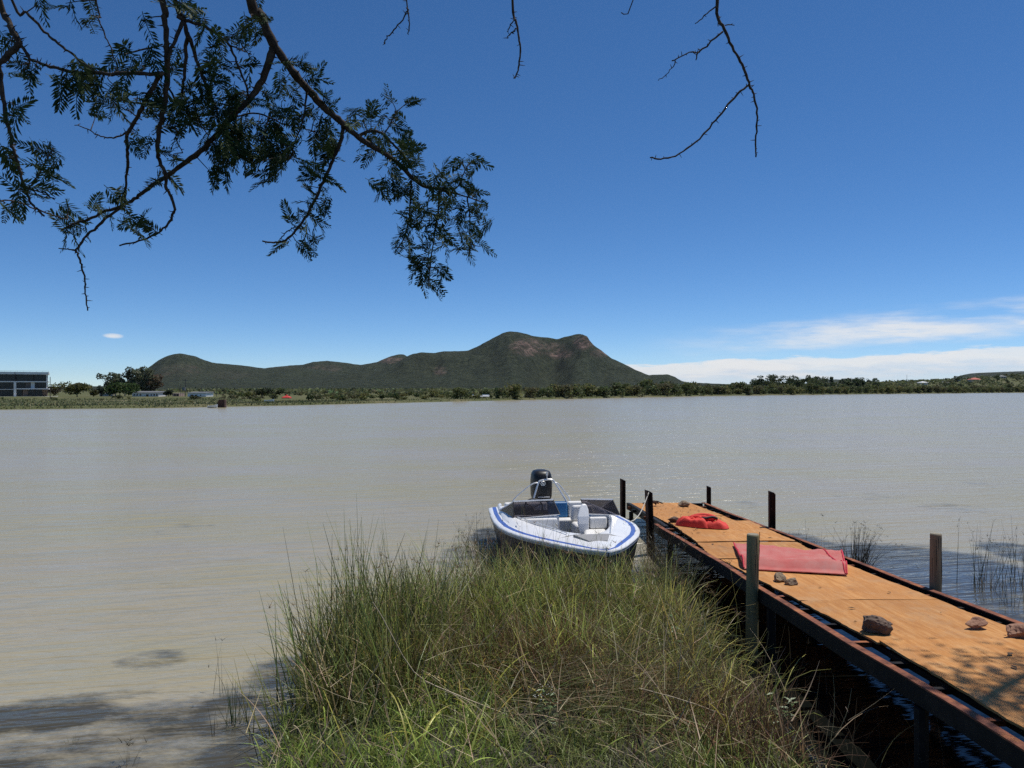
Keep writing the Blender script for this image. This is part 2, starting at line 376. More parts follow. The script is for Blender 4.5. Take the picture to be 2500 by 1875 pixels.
def hill(name, label, prof, Y0, front, back, seed, x_pad=0, rocks=(), nxs=260, gully=0.20, power=1.45, bowl=None):
    px = np.array([p[0] for p in prof], float); py = np.array([p[1] for p in prof], float)
    cx = np.linspace(px[0], px[-1], nxs)
    hz = (950 - np.interp(cx, px, py)) / F * Y0 + EYE
    k = np.array([1, 2, 1]) / 4.0
    hz[1:-1] = np.convolve(hz, k, 'valid')
    hz = np.maximum(hz, -2)
    X0 = (cx - 1250) / F * Y0
    ts = np.concatenate([np.linspace(1, 0, 70) ** 1.25, -np.linspace(0.12, 1, 8)])
    V = []; C = []
    for tt in ts:
        y = Y0 - tt * front if tt >= 0 else Y0 - tt * back
        g = (1 - abs(tt)) ** power
        for i, (x, h) in enumerate(zip(X0 * (y / Y0), hz)):
            gx_ = g if bowl is None or tt <= 0 else (1 - abs(tt)) ** (power + sum(a_ * math.exp(-((cx[i] - c_) / w_) ** 2) for c_, w_, a_ in bowl))
            n = fbm(x * 0.0028 + seed, y * 0.0028, seed, 5)
            rid = 1 - abs(fbm(x * 0.0042 + seed, y * 0.0011, seed + 3, 3)) * 1.6
            edge = min(1.0, abs(tt) * 4)
            rd2 = 1 - abs(fbm(x * 0.011 + seed, y * 0.0032, seed + 9, 3)) * 1.7
            z = h * gx_ * (1 + (gully * 2.0 * n + gully * 1.1 * (rid - 0.6) + gully * .55 * (rd2 - .6)) * edge) + fbm(x * 0.02, y * 0.02, 1, 3) * 2.5 * edge
            if abs(tt) < 0.02: z += fbm(x * 0.03, seed, 2, 3) * 1.6
            V.append((x, y, z * 1.0 - 1.5 * abs(tt)))
            # cliff bands: where the photo shows bare rock
            s = 0.0
            ppx = 1250 + x / y * F; ppy = 950 - (z - EYE) / y * F
            for (rx, ry, ra, rb, st) in rocks:
                e = ((ppx - rx) / ra) ** 2 + ((ppy - ry) / rb) ** 2
                s = max(s, .78 * st * max(0.0, min(1.0, 1.5 - e)))
            C.append((s * (.55 + .9 * max(0, fbm(x * .012, y * .012, z * .02, 3) + .5)),) * 3)
    idx = np.arange(len(V)).reshape(len(ts), nxs)
    Fq = np.stack([idx[:-1, :-1], idx[:-1, 1:], idx[1:, 1:], idx[1:, :-1]], -1).reshape(-1, 4)
    return tag(mk(name, V, Fq, mh, smooth=True, col=C), label, 'hill', kind='structure')
hill('mountain', 'two peaked bush covered mountain with bare rock between its peaks', [(560, 952), (620, 943), (716, 932), (800, 918), (906, 903), (970, 885), (985, 875), (995, 869), (1008, 864), (1027, 860), (1061, 862), (1082, 857.5), (1100, 857.5), (1142, 856), (1161, 848), (1186, 835), (1208, 823), (1227, 813), (1246, 809), (1265, 810), (1284, 815), (1303, 821), (1335, 824), (1360, 828), (1385, 821), (1404, 816), (1419, 815), (1433, 823), (1442, 834), (1452, 845), (1471, 857.5), (1493, 875), (1525, 889), (1556, 905), (1585, 916), (1601, 914.5), (1629, 914), (1645, 919), (1664, 930), (1683, 934), (1750, 936.6), (1850, 941), (1960, 945), (2100, 951)],
     3600, 1500, 1500, 3.3, rocks=((1290, 848, 42, 20, 1.0), (1372, 866, 30, 10, 1.0), (1425, 836, 24, 16, 1.0), (1465, 862, 22, 9, .7), (1340, 850, 40, 14, .6), (1075, 905, 16, 10, .5)), nxs=520, bowl=((1340, 40, 2.6), (1470, 18, .7), (1250, 30, -.25)))
hill('hill', 'long dark hill behind the gum trees with a blunt peak', [(-900, 938), (-400, 946), (-100, 944), (150, 944), (240, 943), (300, 940), (322, 930), (340, 912), (370, 892), (385, 880), (400, 872), (420, 865), (440, 862), (460, 866), (490, 876), (520, 886), (560, 889), (600, 893), (650, 900), (700, 896), (750, 899), (800, 905), (900, 925), (1000, 945), (1060, 951)],
     4200, 1700, 1500, 8.1, rocks=((440, 905, 50, 16, .2), (560, 915, 50, 10, .12)), gully=0.20)
hill('hill', 'low saddle hills between the blunt peak and the mountain', [(520, 951), (570, 930), (620, 903), (660, 897), (700, 893), (740, 890), (765, 883), (800, 881), (830, 884), (880, 891), (920, 884), (945, 873), (960, 868), (975, 864.5), (985, 865), (1010, 878), (1060, 905), (1150, 935), (1250, 951)],
     4700, 1500, 1500, 5.7, rocks=((690, 905, 40, 9, .5), (960, 880, 30, 8, .7), (790, 900, 40, 9, .4)), gully=0.20)
hill('hill', 'flat topped mesa beyond the houses at far right', [(2280, 945), (2330, 925), (2350, 915), (2375, 911), (2420, 909), (2500, 906), (2650, 903), (2800, 905), (2950, 930), (3100, 950)], 6500, 900, 1500, 2.2, nxs=120)
hill('hill', 'tiny bluish hill seen between the trees on the right shore', [(1900, 950), (1980, 935), (2010, 928), (2040, 926), (2070, 928), (2110, 938), (2160, 950)], 9000, 900, 1500, 4.2, nxs=80)
hill('hill', 'low green rise behind the right hand treeline', [(1640, 951), (1720, 939), (1800, 937), (1900, 940), (2050, 944), (2200, 946), (2400, 950)], 2400, 700, 900, 6.2, nxs=120)

# ------------------------------------------------------------------ FAR SHORE: trees
foliage = attr_mat('foliage', 0.6, 0.38, 0.15)
bark = simple('bark', (0.09, 0.07, 0.055), (0.045, 0.036, 0.03), 8, 0.9, bmp=0.5)
def leaf_cards(cent, size, cols, rng, flat=0.0):
    n = len(cent); a = rng.normal(size=(n, 3)); bq = rng.normal(size=(n, 3)); a[:, 2] *= 1 - flat; bq[:, 2] *= 1 - flat
    a /= np.linalg.norm(a, axis=1)[:, None]; bq -= (a * bq).sum(1)[:, None] * a; bq /= np.linalg.norm(bq, axis=1)[:, None]
    s = (np.asarray(size) * np.ones(n))[:, None]
    V = np.stack([cent - a * s - bq * s * .6, cent + a * s - bq * s * .45, cent + a * s * .7 + bq * s * .6, cent - a * s * .8 + bq * s * .5], 1).reshape(-1, 3)
    return V, np.arange(4 * n).reshape(n, 4), np.repeat(cols, 4, 0)
def crown_points(lobes, n, rng):
    """lobes: (x,y,z,rx,ry,rz); points mostly near the lobes' surfaces"""
    w_ = np.array([l[3] * l[4] + l[5] * l[3] for l in lobes]); w_ = w_ / w_.sum()
    k = rng.choice(len(lobes), n, p=w_); d = rng.normal(size=(n, 3)); d /= np.linalg.norm(d, axis=1)[:, None]
    r = rng.uniform(0.55, 1.05, n)[:, None]; L_ = np.array(lobes)
    return L_[k, :3] + d * r * L_[k, 3:], k
def tint(base, n, rng, var=0.25):
    v = rng.normal(1, var, n).clip(0.45, 1.7)[:, None]; return np.array(base)[None] * v * (1 + rng.normal(0, 0.07, (n, 3)))
def make_tree(name, label, cat, lobes, n, size, base, trunk, group=None, loc=(0, 0, 0), seed=1, flat=0.3, trunk_mat=None, second=None, sh=0.3):
    rng = np.random.default_rng(seed)
    root = thing(name, (0, 0, 0), label, cat, group)
    c, k = crown_points(lobes, n, rng); cl = tint(base, n, rng)
    if second is not None:
        q = rng.random(len(lobes)) < sh; cl = np.where(q[k][:, None], tint(second, n, rng), cl)
    V, Fq, Cc = leaf_cards(c, size * rng.uniform(.6, 1.3, n), cl, rng, flat)
    mk('crown', V, Fq, foliage, root, col=Cc)
    m_ = MB()
    for pts, rad in trunk: m_.tube(pts, rad, 5, False)
    m_.build('trunk', trunk_mat or bark, root)
    root.location = tuple(loc); return root
def umbrella_lobes(rng, wd, h, n=7):
    out = []
    for i in range(n):
        a = rng.uniform(0, 6.28); r = wd * 0.5 * math.sqrt(rng.random()) * .75
        out.append((r * math.cos(a), r * math.sin(a), h * rng.uniform(.40, .80), wd * rng.uniform(.17, .28), wd * rng.uniform(.17, .28), h * rng.uniform(.13, .22)))
    return out
def trunk_for(lobes, h, r, rng):
    t_ = [([(0, 0, -.3), (rng.normal(0, .1), rng.normal(0, .1), h * .28)], [r, r * .7])]
    for l in lobes: t_.append(([(0, 0, h * .22), (l[0] * .5, l[1] * .5, h * .42), (l[0], l[1], l[2])], [r * .5, r * .35, r * .12]))
    return t_
GREENS = [(0.115, 0.132, 0.048), (0.14, 0.15, 0.055), (0.09, 0.112, 0.045), (0.16, 0.158, 0.06), (0.12, 0.118, 0.06)]
protos = []
for i in range(8):
    rng = np.random.default_rng(100 + i); wd = rng.uniform(5.5, 8); h = rng.uniform(4.2, 5.6)
    lb = umbrella_lobes(rng, wd, h, 9); lb += [(l[0] * 1.25, l[1] * 1.25, h * rng.uniform(.10, .35), wd * .18, wd * .18, h * .2) for l in lb[:7]]
    protos.append(make_tree('shore_tree', 'umbrella crowned thorn tree standing in the green line along the far shore', 'tree', lb, 620, 0.36, GREENS[i % 5], trunk_for(lb, h, .17, rng), 'thorn trees along the far shore', seed=i, second=GREENS[(i + 2) % 5]))
used = set(); rr = random.Random(3)
def scatter(pl, px, Y, s, dz=0.0, lab=None):
    i = rr.randrange(len(pl)); p = pl[i]; key = id(p)
    o = p if key not in used else copy_tree(p)
    used.add(key)
    if lab: o['label'] = lab
    o.location = tuple(on_land(px, Y, dz)); o.rotation_euler = (0, 0, rr.uniform(0, 6.28)); o.scale = (s * rr.uniform(.85, 1.15), s * rr.uniform(.85, 1.15), s * rr.uniform(.85, 1.2)); return o
def seg_(x): return 'below the left shoulder of the mountain' if x < 1250 else 'below the two peaks' if x < 1480 else 'below the steep end of the mountain' if x < 1700 else 'right of the mountain, under the tall gums' if x < 2000 else 'below the hillside houses' if x < 2280 else 'near the right edge of the photo'
x = 1125.0
while x < 2540:                                   # first row at the water, second row behind it
    Y = float(shoreY(x)); wpx = 4.3 / Y * F
    sc = np.interp(x, [1125, 1250, 1500, 1620, 1750, 2500], [.62, .82, .92, 1.12, 1.0, 1.0])
    if not (1138 < x < 1205): scatter(protos, x, Y + rr.uniform(4, 9), sc * rr.uniform(.75, 1.1), 0, 'spreading thorn tree at the water edge ' + seg_(x))
    x += wpx * rr.uniform(.75, 1.25)
x = 1060.0
while x < 2540:
    Y = float(shoreY(x)) + rr.uniform(22, 60); sc = np.interp(x, [1060, 1250, 1500, 1620, 1720, 2500], [.5, .72, 1.0, 1.5, 1.05, 1.1])
    scatter(protos, x, Y, sc * rr.uniform(.8, 1.15), 0, 'spreading thorn tree in the second row ' + seg_(x)); x += 7.0 / Y * F * rr.uniform(.8, 1.3)
# trees on the slope with the houses
hp = []
for i in range(4):
    rng = np.random.default_rng(300 + i); h = 8.0
    lb = [(rng.normal(0, 1.6), rng.normal(0, 1.6), rng.uniform(.35, .85) * h, rng.uniform(1.2, 2.1), rng.uniform(1.2, 2.1), rng.uniform(1.1, 1.8)) for _ in range(9)]
    hp.append(make_tree('garden_tree', 'dark leafy tree among the houses on the right hand slope', 'tree', lb, 300, .5, [(0.075, 0.1, 0.045), (0.10, 0.12, 0.05), (0.06, 0.085, 0.04), (0.115, 0.122, 0.066)][i], trunk_for(lb, h, .2, rng), 'garden trees on the slope', seed=40 + i))
HOUSE_PX = [(2200, 2140, 2262), (2385, 2345, 2420), (1990, 1975, 2008), (2085, 2040, 2105), (2258, 2235, 2275), (2140, 2125, 2150), (2050, 2040, 2060)]
for k in range(100):
    px = rr.uniform(1830, 2540) if k > 14 else rr.uniform(1850, 2010); t_ = rr.random()
    Y = float(shoreY(px)) + 70 + 560 * t_
    cz = float(landz(np.float64(px), np.float64(Y))); pyb = 950 - (cz - EYE) / Y * F
    hh = rr.uniform(.7, 1.25)
    if any(a < px < b_ and pyb > 920 for _, a, b_ in HOUSE_PX[:2]): continue
    scatter(hp, px, Y, hh * np.interp(px, [1850, 2000, 2300, 2540], [1.0, 1.1, .8, .8]), 0, 'dark leafy tree ' + ('behind the shore trees under the tall gums' if px < 2010 else 'among the houses around the big red roof' if px < 2300 else 'on the slope at the far right'))
# tall gums on the right shore
for i, (px, h, Y, kind) in enumerate([(1868, 12, 520, 0), (1885, 13, 540, 1), (1897, 12, 530, 0), (1926, 11, 520, 0), (1944, 10, 520, 0), (1966, 11.5, 500, 0), (1995, 11, 540, 0), (2030, 10.5, 540, 1), (2090, 10.5, 560, 0), (2108, 9, 540, 1), (1790, 6, 420, 1)]):
    rng = np.random.default_rng(500 + i); ww = 2.9 if kind == 0 else 1.3
    lb = [(rng.normal(0, ww * .8), rng.normal(0, ww * .8), h * rng.uniform(.45, .93), ww * rng.uniform(.5, .9), ww * rng.uniform(.5, .9), h * rng.uniform(.06, .12)) for _ in range(10)]
    lab = ['tall gum tree with loose crown rising over the right shore', 'narrow spire shaped tree rising over the right shore'][kind]
    make_tree('gum_tree', lab, 'tree', lb, 560, .42, (0.07, 0.09, 0.042), trunk_for(lb, h, .22, rng), 'tall trees over the right shore', on_land(px, Y), 60 + i)
# wind swept gum group at left, at 255 m
def gum_lobes(rng, h, lean, wd, n):
    out = []
    for i in range(n):
        q = i / (n - 1); z = h * (0.26 + .64 * q)
        out.append((lean * q + rng.normal(0, wd * .4), rng.normal(0, wd * .5), z, wd * rng.uniform(.32, .55), wd * rng.uniform(.32, .55), h * rng.uniform(.08, .14)))
    return out
for i, (px, h, lean, wd, base, lab) in enumerate([
    (282, 8.4, -1.6, 3.0, (0.075, 0.085, 0.05), 'grey green gum tree at the left end of the windswept group'),
    (305, 10.2, 2.2, 2.8, (0.07, 0.08, 0.047), 'tallest windswept gum tree behind the round dark tree'),
    (330, 10.4, 2.6, 2.8, (0.08, 0.09, 0.055), 'pale windswept gum tree with gaps between its plumes'),
    (352, 8.6, 1.8, 3.2, (0.068, 0.075, 0.045), 'grey gum tree above the long white cottage'),
    (366, 7.8, 2.0, 3.6, (0.085, 0.066, 0.045), 'brownish gum tree at the right end of the windswept group')]):
    rng = np.random.default_rng(700 + i); lb = gum_lobes(rng, h, lean, wd, 16)
    make_tree('gum_tree', lab, 'tree', lb, 1700, .30, tuple(1.7 * q for q in base), trunk_for(lb, h, .2, rng), 'windswept gum trees', on_land(px, 262 + 3 * i), 80 + i, trunk_mat=simple('pale bark', (.35, .32, .28), (.22, .2, .17), 6))
def round_tree(px, Y, wd, h, base, lab, seed, name='round_tree', cat='tree', n=700, size=.3, second=None):
    rng = np.random.default_rng(seed)
    lb = [(rng.normal(0, wd * .22), rng.normal(0, wd * .2), h * rng.uniform(.3, .74), wd * rng.uniform(.17, .26), wd * rng.uniform(.17, .26), h * rng.uniform(.16, .26)) for _ in range(14)]
    return make_tree(name, lab, cat, lb, n, size, base, trunk_for(lb, h, .18, rng), None, on_land(px, Y), seed, second=second)
round_tree(188, 235, 11.0, 5.0, (0.115, 0.118, 0.04), 'broad yellow green tree between the concrete building and the gums', 21, second=(.075, .08, .032), n=1700)
round_tree(293, 238, 7.6, 5.4, (0.06, 0.095, 0.03), 'dark green round tree left of the long white cottage', 22, n=1500)
round_tree(248, 250, 3.0, 3.9, (0.03, 0.05, 0.03), 'narrow dark tree at the foot of the windswept gums', 23, n=300)
round_tree(131, 262, 4.2, 3.6, (0.075, 0.062, 0.04), 'brownish small tree beside the concrete building', 24, n=350)
round_tree(228, 245, 3.0, 2.6, (0.07, 0.07, 0.03), 'small olive tree right of the broad yellow green one', 25, n=250)
round_tree(412, 250, 2.0, 2.7, (0.02, 0.03, 0.016), 'dark bushy tree beside the small pink house', 26, n=220)
round_tree(398, 256, 3.2, 2.0, (0.05, 0.05, 0.03), 'low dark shrub between long cottage and pink house', 27, 'shrub', 'shrub', 220)
round_tree(474, 185, 3.2, .85, (0.06, 0.068, 0.03), 'rounded shrub in front of the flat roofed white house', 28, 'shrub', 'shrub', 320, .18)
round_tree(290, 195, 2.4, .9, (0.06, 0.068, 0.03), 'rounded shrub below the dark green round tree', 29, 'shrub', 'shrub', 250, .18)
round_tree(597, 205, 3.6, 1.9, (0.095, 0.11, 0.03), 'bright green shrub right of the rusty tank', 30, 'shrub', 'shrub', 320, .2)
round_tree(640, 230, 6.5, 2.9, (0.04, 0.052, 0.024), 'dark green thicket behind the white dinghy', 31, 'shrub', 'shrub', 520, .25)
round_tree(672, 230, 5.5, 3.2, (0.04, 0.052, 0.024), 'dark green thicket just left of the red gazebo', 32, 'shrub', 'shrub', 420, .25)
round_tree(668, 178, 2.2, 1.4, (0.05, 0.06, 0.03), 'small round shrub under the red gazebo', 33, 'shrub', 'shrub', 220, .16)
# scattered low shrubs on the plain
sp = []
for i in range(5):
    rng = np.random.default_rng(900 + i); lb = [(rng.normal(0, .7), rng.normal(0, .7), rng.uniform(.4, 1.0), rng.uniform(.5, .9), rng.uniform(.5, .9), rng.uniform(.3, .5)) for _ in range(5)]
    sp.append(make_tree('scrub_bush', 'low green scrub bush on the flat ground across the lake', 'bush', lb, 130, .22, GREENS[i], trunk_for(lb, 1.2, .06, rng), 'scrub bushes across the lake', seed=120 + i))
for k in range(120):
    px = rr.uniform(560, 1240); Y = float(shoreY(px)) + 14 + rr.random() ** 1.6 * 150
    if 635 < px < 740 and Y < 215: continue
    scatter(sp, px, Y, rr.uniform(.6, 1.25), 0, 'low green scrub bush across the lake ' + ('between the rusty tank and the red gazebo' if px < 700 else 'right of the red gazebo' if px < 960 else 'left of the green edged tarpaulins'))
for k in range(16):
    px = rr.uniform(-60, 470); Y = float(shoreY(px)) + 12 + rr.random() * 70
    scatter(sp, px, Y, rr.uniform(.2, .42), 0, 'tiny scrub bush on the grass bank below the concrete building and cottages')
# the wooded plain up to the hills reads as one mass
rng = np.random.default_rng(77); n = 5200
px = rng.uniform(-300, 2700, n); Y = np.exp(rng.uniform(math.log(300), math.log(2300), n)); hs2 = np.arange(n) >= 3700; px[hs2] = rng.uniform(1640, 2620, hs2.sum()); Y = np.maximum(Y, shoreY(px) + 90); Y[hs2] = (shoreY(px) + 45 + rng.random(n) * 620)[hs2]
ok = ((px < 1700) | (Y < 1200)) & ((px > 520) | (Y > 520)); px, Y = px[ok], Y[ok]; n = len(px)
cen = np.stack([(px - 1250) / F * Y, Y, landz(px, Y)], -1)
q = 9; c = np.repeat(cen, q, 0); sz = np.repeat(np.where(px < 420, .4, np.interp(Y, [280, 1000], [.55, 1.0])), q)
c = c + rng.normal(size=c.shape) * np.array([2.2, 2.0, 0.9]) * sz[:, None] + np.array([0, 0, 1.7]) * sz[:, None]
V, Fq, Cc = leaf_cards(c, 1.3 * sz, np.repeat(tint((.115, .13, .058), n, rng, .35), q, 0), rng, .4)
tag(mk('bushland', V, Fq, foliage, col=Cc), 'dense low bushland on the plain below the hills', 'bushland', kind='stuff')

# shore grass, as thick tufts of blades
def blades(base, Ln, wd, az_, lean, curve, col, seg=3, tipcol=None):
    n = len(base); d = np.stack([np.cos(az_), np.sin(az_)], -1); fa = RNG.uniform(0, 2 * np.pi, n); side = np.stack([np.cos(fa), np.sin(fa), np.zeros(n)], -1)
    p = base.copy(); V = np.zeros((n, seg + 1, 2, 3)); C_ = np.zeros((n, seg + 1, 2, 3))
    for k in range(seg + 1):
        q = k / seg; wk = wd * (1 - q * .85) * .5
        V[:, k, 0] = p - side * wk[:, None]; V[:, k, 1] = p + side * wk[:, None]
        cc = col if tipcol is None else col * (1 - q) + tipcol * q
        C_[:, k, 0] = cc; C_[:, k, 1] = cc
        th = lean + curve * (q + .5 / seg)
        p = p + (Ln / seg)[:, None] * np.concatenate([d * np.sin(th)[:, None], np.cos(th)[:, None]], 1)
    b0 = np.arange(n)[:, None] * (seg + 1) * 2 + np.arange(seg)[None] * 2
    Fq = np.stack([b0, b0 + 1, b0 + 3, b0 + 2], -1).reshape(-1, 4)
    return V.reshape(-1, 3), Fq, C_.reshape(-1, 3)
def join(parts):
    V = []; Fq = []; C_ = []; o = 0
    for v, f, c in parts: V.append(v); Fq.append(f + o); C_.append(c); o += len(v)
    return np.concatenate(V), np.concatenate(Fq), np.concatenate(C_)
n = 16000
px = RNG.uniform(-150, 2560, n) * 1.0; px = np.where(RNG.random(n) < .55, RNG.uniform(-150, 900, n), px)
off = 0.4 + RNG.random(n) ** 1.5 * np.where(px < 600, 80, 25); Y = shoreY(px) + off
base = np.stack([(px - 1250) / F * Y, Y, landz(px, Y) - .05], -1)
gc = np.where(RNG.random(n)[:, None] < .3, tint((.20, .19, .095), n, RNG), tint((.125, .142, .06), n, RNG))
mgrass = attr_mat('grass blades', 0.55, 0.2, 0.25)
v, f_, c_ = blades(base, RNG.uniform(.12, .38, n), RNG.uniform(.12, .40, n), RNG.uniform(0, 6.28, n), RNG.uniform(0, .7, n), RNG.uniform(0, .8, n), gc, 2)
tag(mk('shore_grass', v, f_, mgrass, col=c_), 'rough green grass along the far shore', 'grass', kind='stuff')

# ------------------------------------------------------------------ FAR SHORE: buildings and objects
concrete = simple('pale concrete', (.8, .78, .73), (.68, .66, .62), .6, .85, bmp=.1)
whitewash = simple('whitewash', (.8, .8, .79), (.7, .7, .69), .9, .85)
darkglass = simple('dark window glass', (.015, .018, .022), (.03, .034, .04), .25, .12, spec=.22)
darkopen = simple('dark interior', (.012, .012, .012), None, 1, .9)
steel = simple('dark steel', (.06, .06, .065), (.035, .034, .036), 3, .55, .4)
brickish = simple('brown plaster', (.17, .13, .105), (.12, .095, .08), 1.2, .9)
redroof = simple('red roof tiles', (.48, .13, .085), (.38, .10, .07), .8, .8, bmp=.3, bscale=6)
greyroof = simple('grey sheet roof', (.18, .19, .19), (.12, .125, .13), 1, .6)
whiteroof = simple('white sheet roof', (.75, .76, .76), (.62, .63, .63), 1, .5)
pinkwall = simple('pink plaster', (.45, .33, .28), (.36, .27, .23), .8, .9)
rust_far = simple('rusted steel plate', (.085, .04, .03), (.045, .025, .02), 1.5, .85)
polewood = simple('weathered pole', (.11, .095, .08), (.06, .05, .045), 5, .9)

Yb = 250.0
def bx(px): return (px - 1250) / F * Yb
def bz(py): return EYE - (py - 950) / F * Yb
B0 = thing('concrete_building', (bx(119), Yb, bz(968)), 'three storey concrete building with dark glazing at the far left', 'building')
x0, x1 = bx(-75), bx(119); yb, yf = Yb + 11, Yb
MB().box(x0, x1, yf - .9, yb, bz(914.5), bz(908.6)).build('roof', simple('pale fascia', (.8, .79, .75), (.7, .69, .65), .5, .8), B0)
MB().box(x0, x1 - .1, yf - .5, yb, bz(933.4), bz(930.8)).build('floor_slab', concrete, B0)
MB().box(bx(41), x1 + .05, yf - .8, yb, bz(950.6), bz(948.0)).build('floor_slab', concrete, B0)
MB().box(x0, bx(36), yf - .4, yb, bz(951.2), bz(950)).build('floor_slab', concrete, B0)
MB().box(x0, x1 + 3, yf - 2.0, yb, bz(971), bz(967.5)).build('plinth', concrete, B0)
for a, b_ in ((-1, 3), (36, 42), (-46, -42)): MB().box(bx(a), bx(b_), yf - .55, yf - .05, bz(967.5), bz(932.6)).build('column', concrete, B0)
MB().box(bx(113), bx(116), yf - .4, yf, bz(948.2), bz(914.5)).build('column', concrete, B0)
MB().box(x0 + .2, x1 - .6, yf + 4.0, yb - .1, bz(967.5), bz(914.6)).build('core_wall', brickish, B0)
def glaz(pa, pb, ta, tb, nmul, y):
    g = MB().box(bx(pa), bx(pb), y, y + .06, bz(tb), bz(ta)).build('window', darkglass, B0); m_ = MB()
    for k in range(nmul + 1):
        xx = bx(pa + (pb - pa) * k / nmul); m_.box(xx - .05, xx + .05, y - .05, y - .002, bz(tb), bz(ta))
    m_.box(bx(pa), bx(pb), y - .045, y - .004, bz(tb) + .3, bz(tb) + .36)
    m_.build('frame', steel, g)
for pa, pb, ta, tb, nm in ((-74, -2, 915, 930.8, 6), (-1, 39.5, 915, 930.8, 4), (42, 82, 915, 930.8, 3), (84, 112.5, 915, 930.8, 3), (3, 36, 933, 949.6, 3), (43, 62, 933, 948, 2), (86, 112.5, 933, 948, 4), (43, 55, 951, 967, 1), (70, 84, 951, 967, 2), (86, 103, 951, 967, 2), (4, 36, 952, 967, 4)):
    glaz(pa, pb, ta, tb, nm, yf + .5)
for pa, pb, ta, tb in ((63, 75, 933, 948), (76, 85, 933, 948), (57, 69, 951, 967.4)): MB().box(bx(pa), bx(pb), yf + .3, yf + .6, bz(tb), bz(ta)).build('wall_panel', [brickish, concrete, brickish][int(pa > 70) + 0], B0)
m_ = MB()
for k in range(14): xx = x0 + (x1 - x0) * k / 13; m_.tube([(xx, yf - .8, bz(908.6)), (xx, yf - .8, bz(908.6) + .35)], .025, 4)
m_.tube([(x0, yf - .8, bz(908.6) + .35), (x1, yf - .8, bz(908.6) + .35)], .025, 4); m_.build('railing', steel, B0)
MB().tube([(bx(39), yf - 1.0, bz(931)), (bx(39), yf - 1.0, bz(908))], .06, 5).build('drain_pipe', steel, B0)

B0.rotation_euler = (0, 0, R(30)); B0.scale = (.86, 1, 1)
def house(name, px0, px1, ytop, ybase, Y, wallm, roofm, label, wins=(), door=None, roof='flat', dep=6.0, eave=.3, roof_h=.6):
    xa, xb = [(p - 1250) / F * Y for p in (px0, px1)]; za, zb = [EYE - (p - 950) / F * Y for p in (ybase, ytop)]
    h = thing(name, ((xa + xb) / 2, Y, za), label, 'house')
    MB().box(xa, xb, Y, Y + dep, za - 1.2, zb).build('wall', wallm, h)
    if roof == 'flat':
        MB().hexa([(xa - eave, Y - eave, zb), (xb + eave, Y - eave, zb), (xb + eave, Y + dep, zb + .05), (xa - eave, Y + dep, zb + .05), (xa - eave, Y - eave, zb + .12), (xb + eave, Y - eave, zb + .12), (xb + eave, Y + dep, zb + roof_h), (xa - eave, Y + dep, zb + roof_h)]).build('roof', roofm, h)
    else:
        e = eave; ri = min(dep, xb - xa) * .42
        MB().add([(xa - e, Y - e, zb), (xb + e, Y - e, zb), (xb + e, Y + dep + e, zb), (xa - e, Y + dep + e, zb), (xa + ri, Y + dep / 2, zb + roof_h), (xb - ri, Y + dep / 2, zb + roof_h)], [(0, 1, 5, 4), (1, 2, 5), (2, 3, 4, 5), (3, 0, 4), (3, 2, 1, 0)]).build('roof', roofm, h)
    for (a, b_, t0, t1) in wins:
        fr = MB().box((a - 1250) / F * Y - .06, (b_ - 1250) / F * Y + .06, Y - .06, Y - .002, EYE - (t1 - 950) / F * Y - .06, EYE - (t0 - 950) / F * Y + .06).build('window', wallm, h)
        MB().box((a - 1250) / F * Y, (b_ - 1250) / F * Y, Y - .075, Y - .062, EYE - (t1 - 950) / F * Y, EYE - (t0 - 950) / F * Y).build('pane', darkglass, fr)
    if door:
        a, b_, t0, t1 = door; MB().box((a - 1250) / F * Y, (b_ - 1250) / F * Y, Y - .05, Y - .002, EYE - (t1 - 950) / F * Y, EYE - (t0 - 950) / F * Y).build('door', steel, h)
    return h
house('cottage', 323, 387, 959, 972.5, 250, whitewash, greyroof, 'long white cottage with a row of small square windows', [(326.5, 330, 962, 966), (333.5, 337, 962, 966), (341.5, 345, 962, 966), (368, 371, 962, 966), (375, 378.5, 962, 966), (381.5, 385, 962, 966)], (357, 362.5, 962.5, 972.4), roof_h=.55)
house('cottage', 421, 438, 961, 972.5, 256, pinkwall, pinkwall, 'small pink roofless looking hut between two white houses', [(426, 429, 962, 968), (432, 435, 962, 967)], roof_h=.15, eave=.05, dep=4)
house('cottage', 458, 503, 959.5, 972.5, 248, whitewash, greyroof, 'white flat roofed house beside the tall poles', [(465, 473, 963.5, 967.5), (476, 482, 963.5, 967.5), (489, 492, 963.5, 966.5)], roof_h=.4)
house('cottage', 243, 266, 961.5, 970, 262, simple('cream plaster', (.5, .47, .38), (.4, .37, .3), 1), greyroof, 'small cream hut behind the dark green round tree', [(245, 249, 962.5, 968)], roof_h=.25, eave=.1, dep=4)
def hill_house(px, wpx, ytop, ybase, Y, wallm, roofm, lab, roof, rh):
    return house('house', px - wpx / 2, px + wpx / 2, ytop, ybase, Y, wallm, roofm, lab, [(px - wpx * .3, px - wpx * .12, ytop + 1.2, ytop + 3.2), (px + wpx * .1, px + wpx * .28, ytop + 1.2, ytop + 3.2)], roof=roof, roof_h=rh, dep=9, eave=.9)
cream = simple('pale plaster', (.5, .46, .38), (.42, .38, .32), 1)
hill_house(2203, 32, 949.5, 956, 690, cream, redroof, 'large house with a bright red hipped roof near the water', 'hip', 2.4)
hill_house(2385, 22, 926.5, 931, 860, cream, redroof, 'red roofed house high on the slope at far right', 'hip', 2.1)
hill_house(1993, 12, 948, 953, 640, cream, simple('faded red roof', (.36, .16, .12), (.3, .13, .1), 1), 'small house with a faded red roof under the tall gums', 'hip', 2.0)
hill_house(1918, 10, 949, 954, 560, cream, simple('brown roof', (.2, .13, .1), (.16, .1, .08), 1), 'little brown roofed house among the shore trees', 'hip', 1.8)
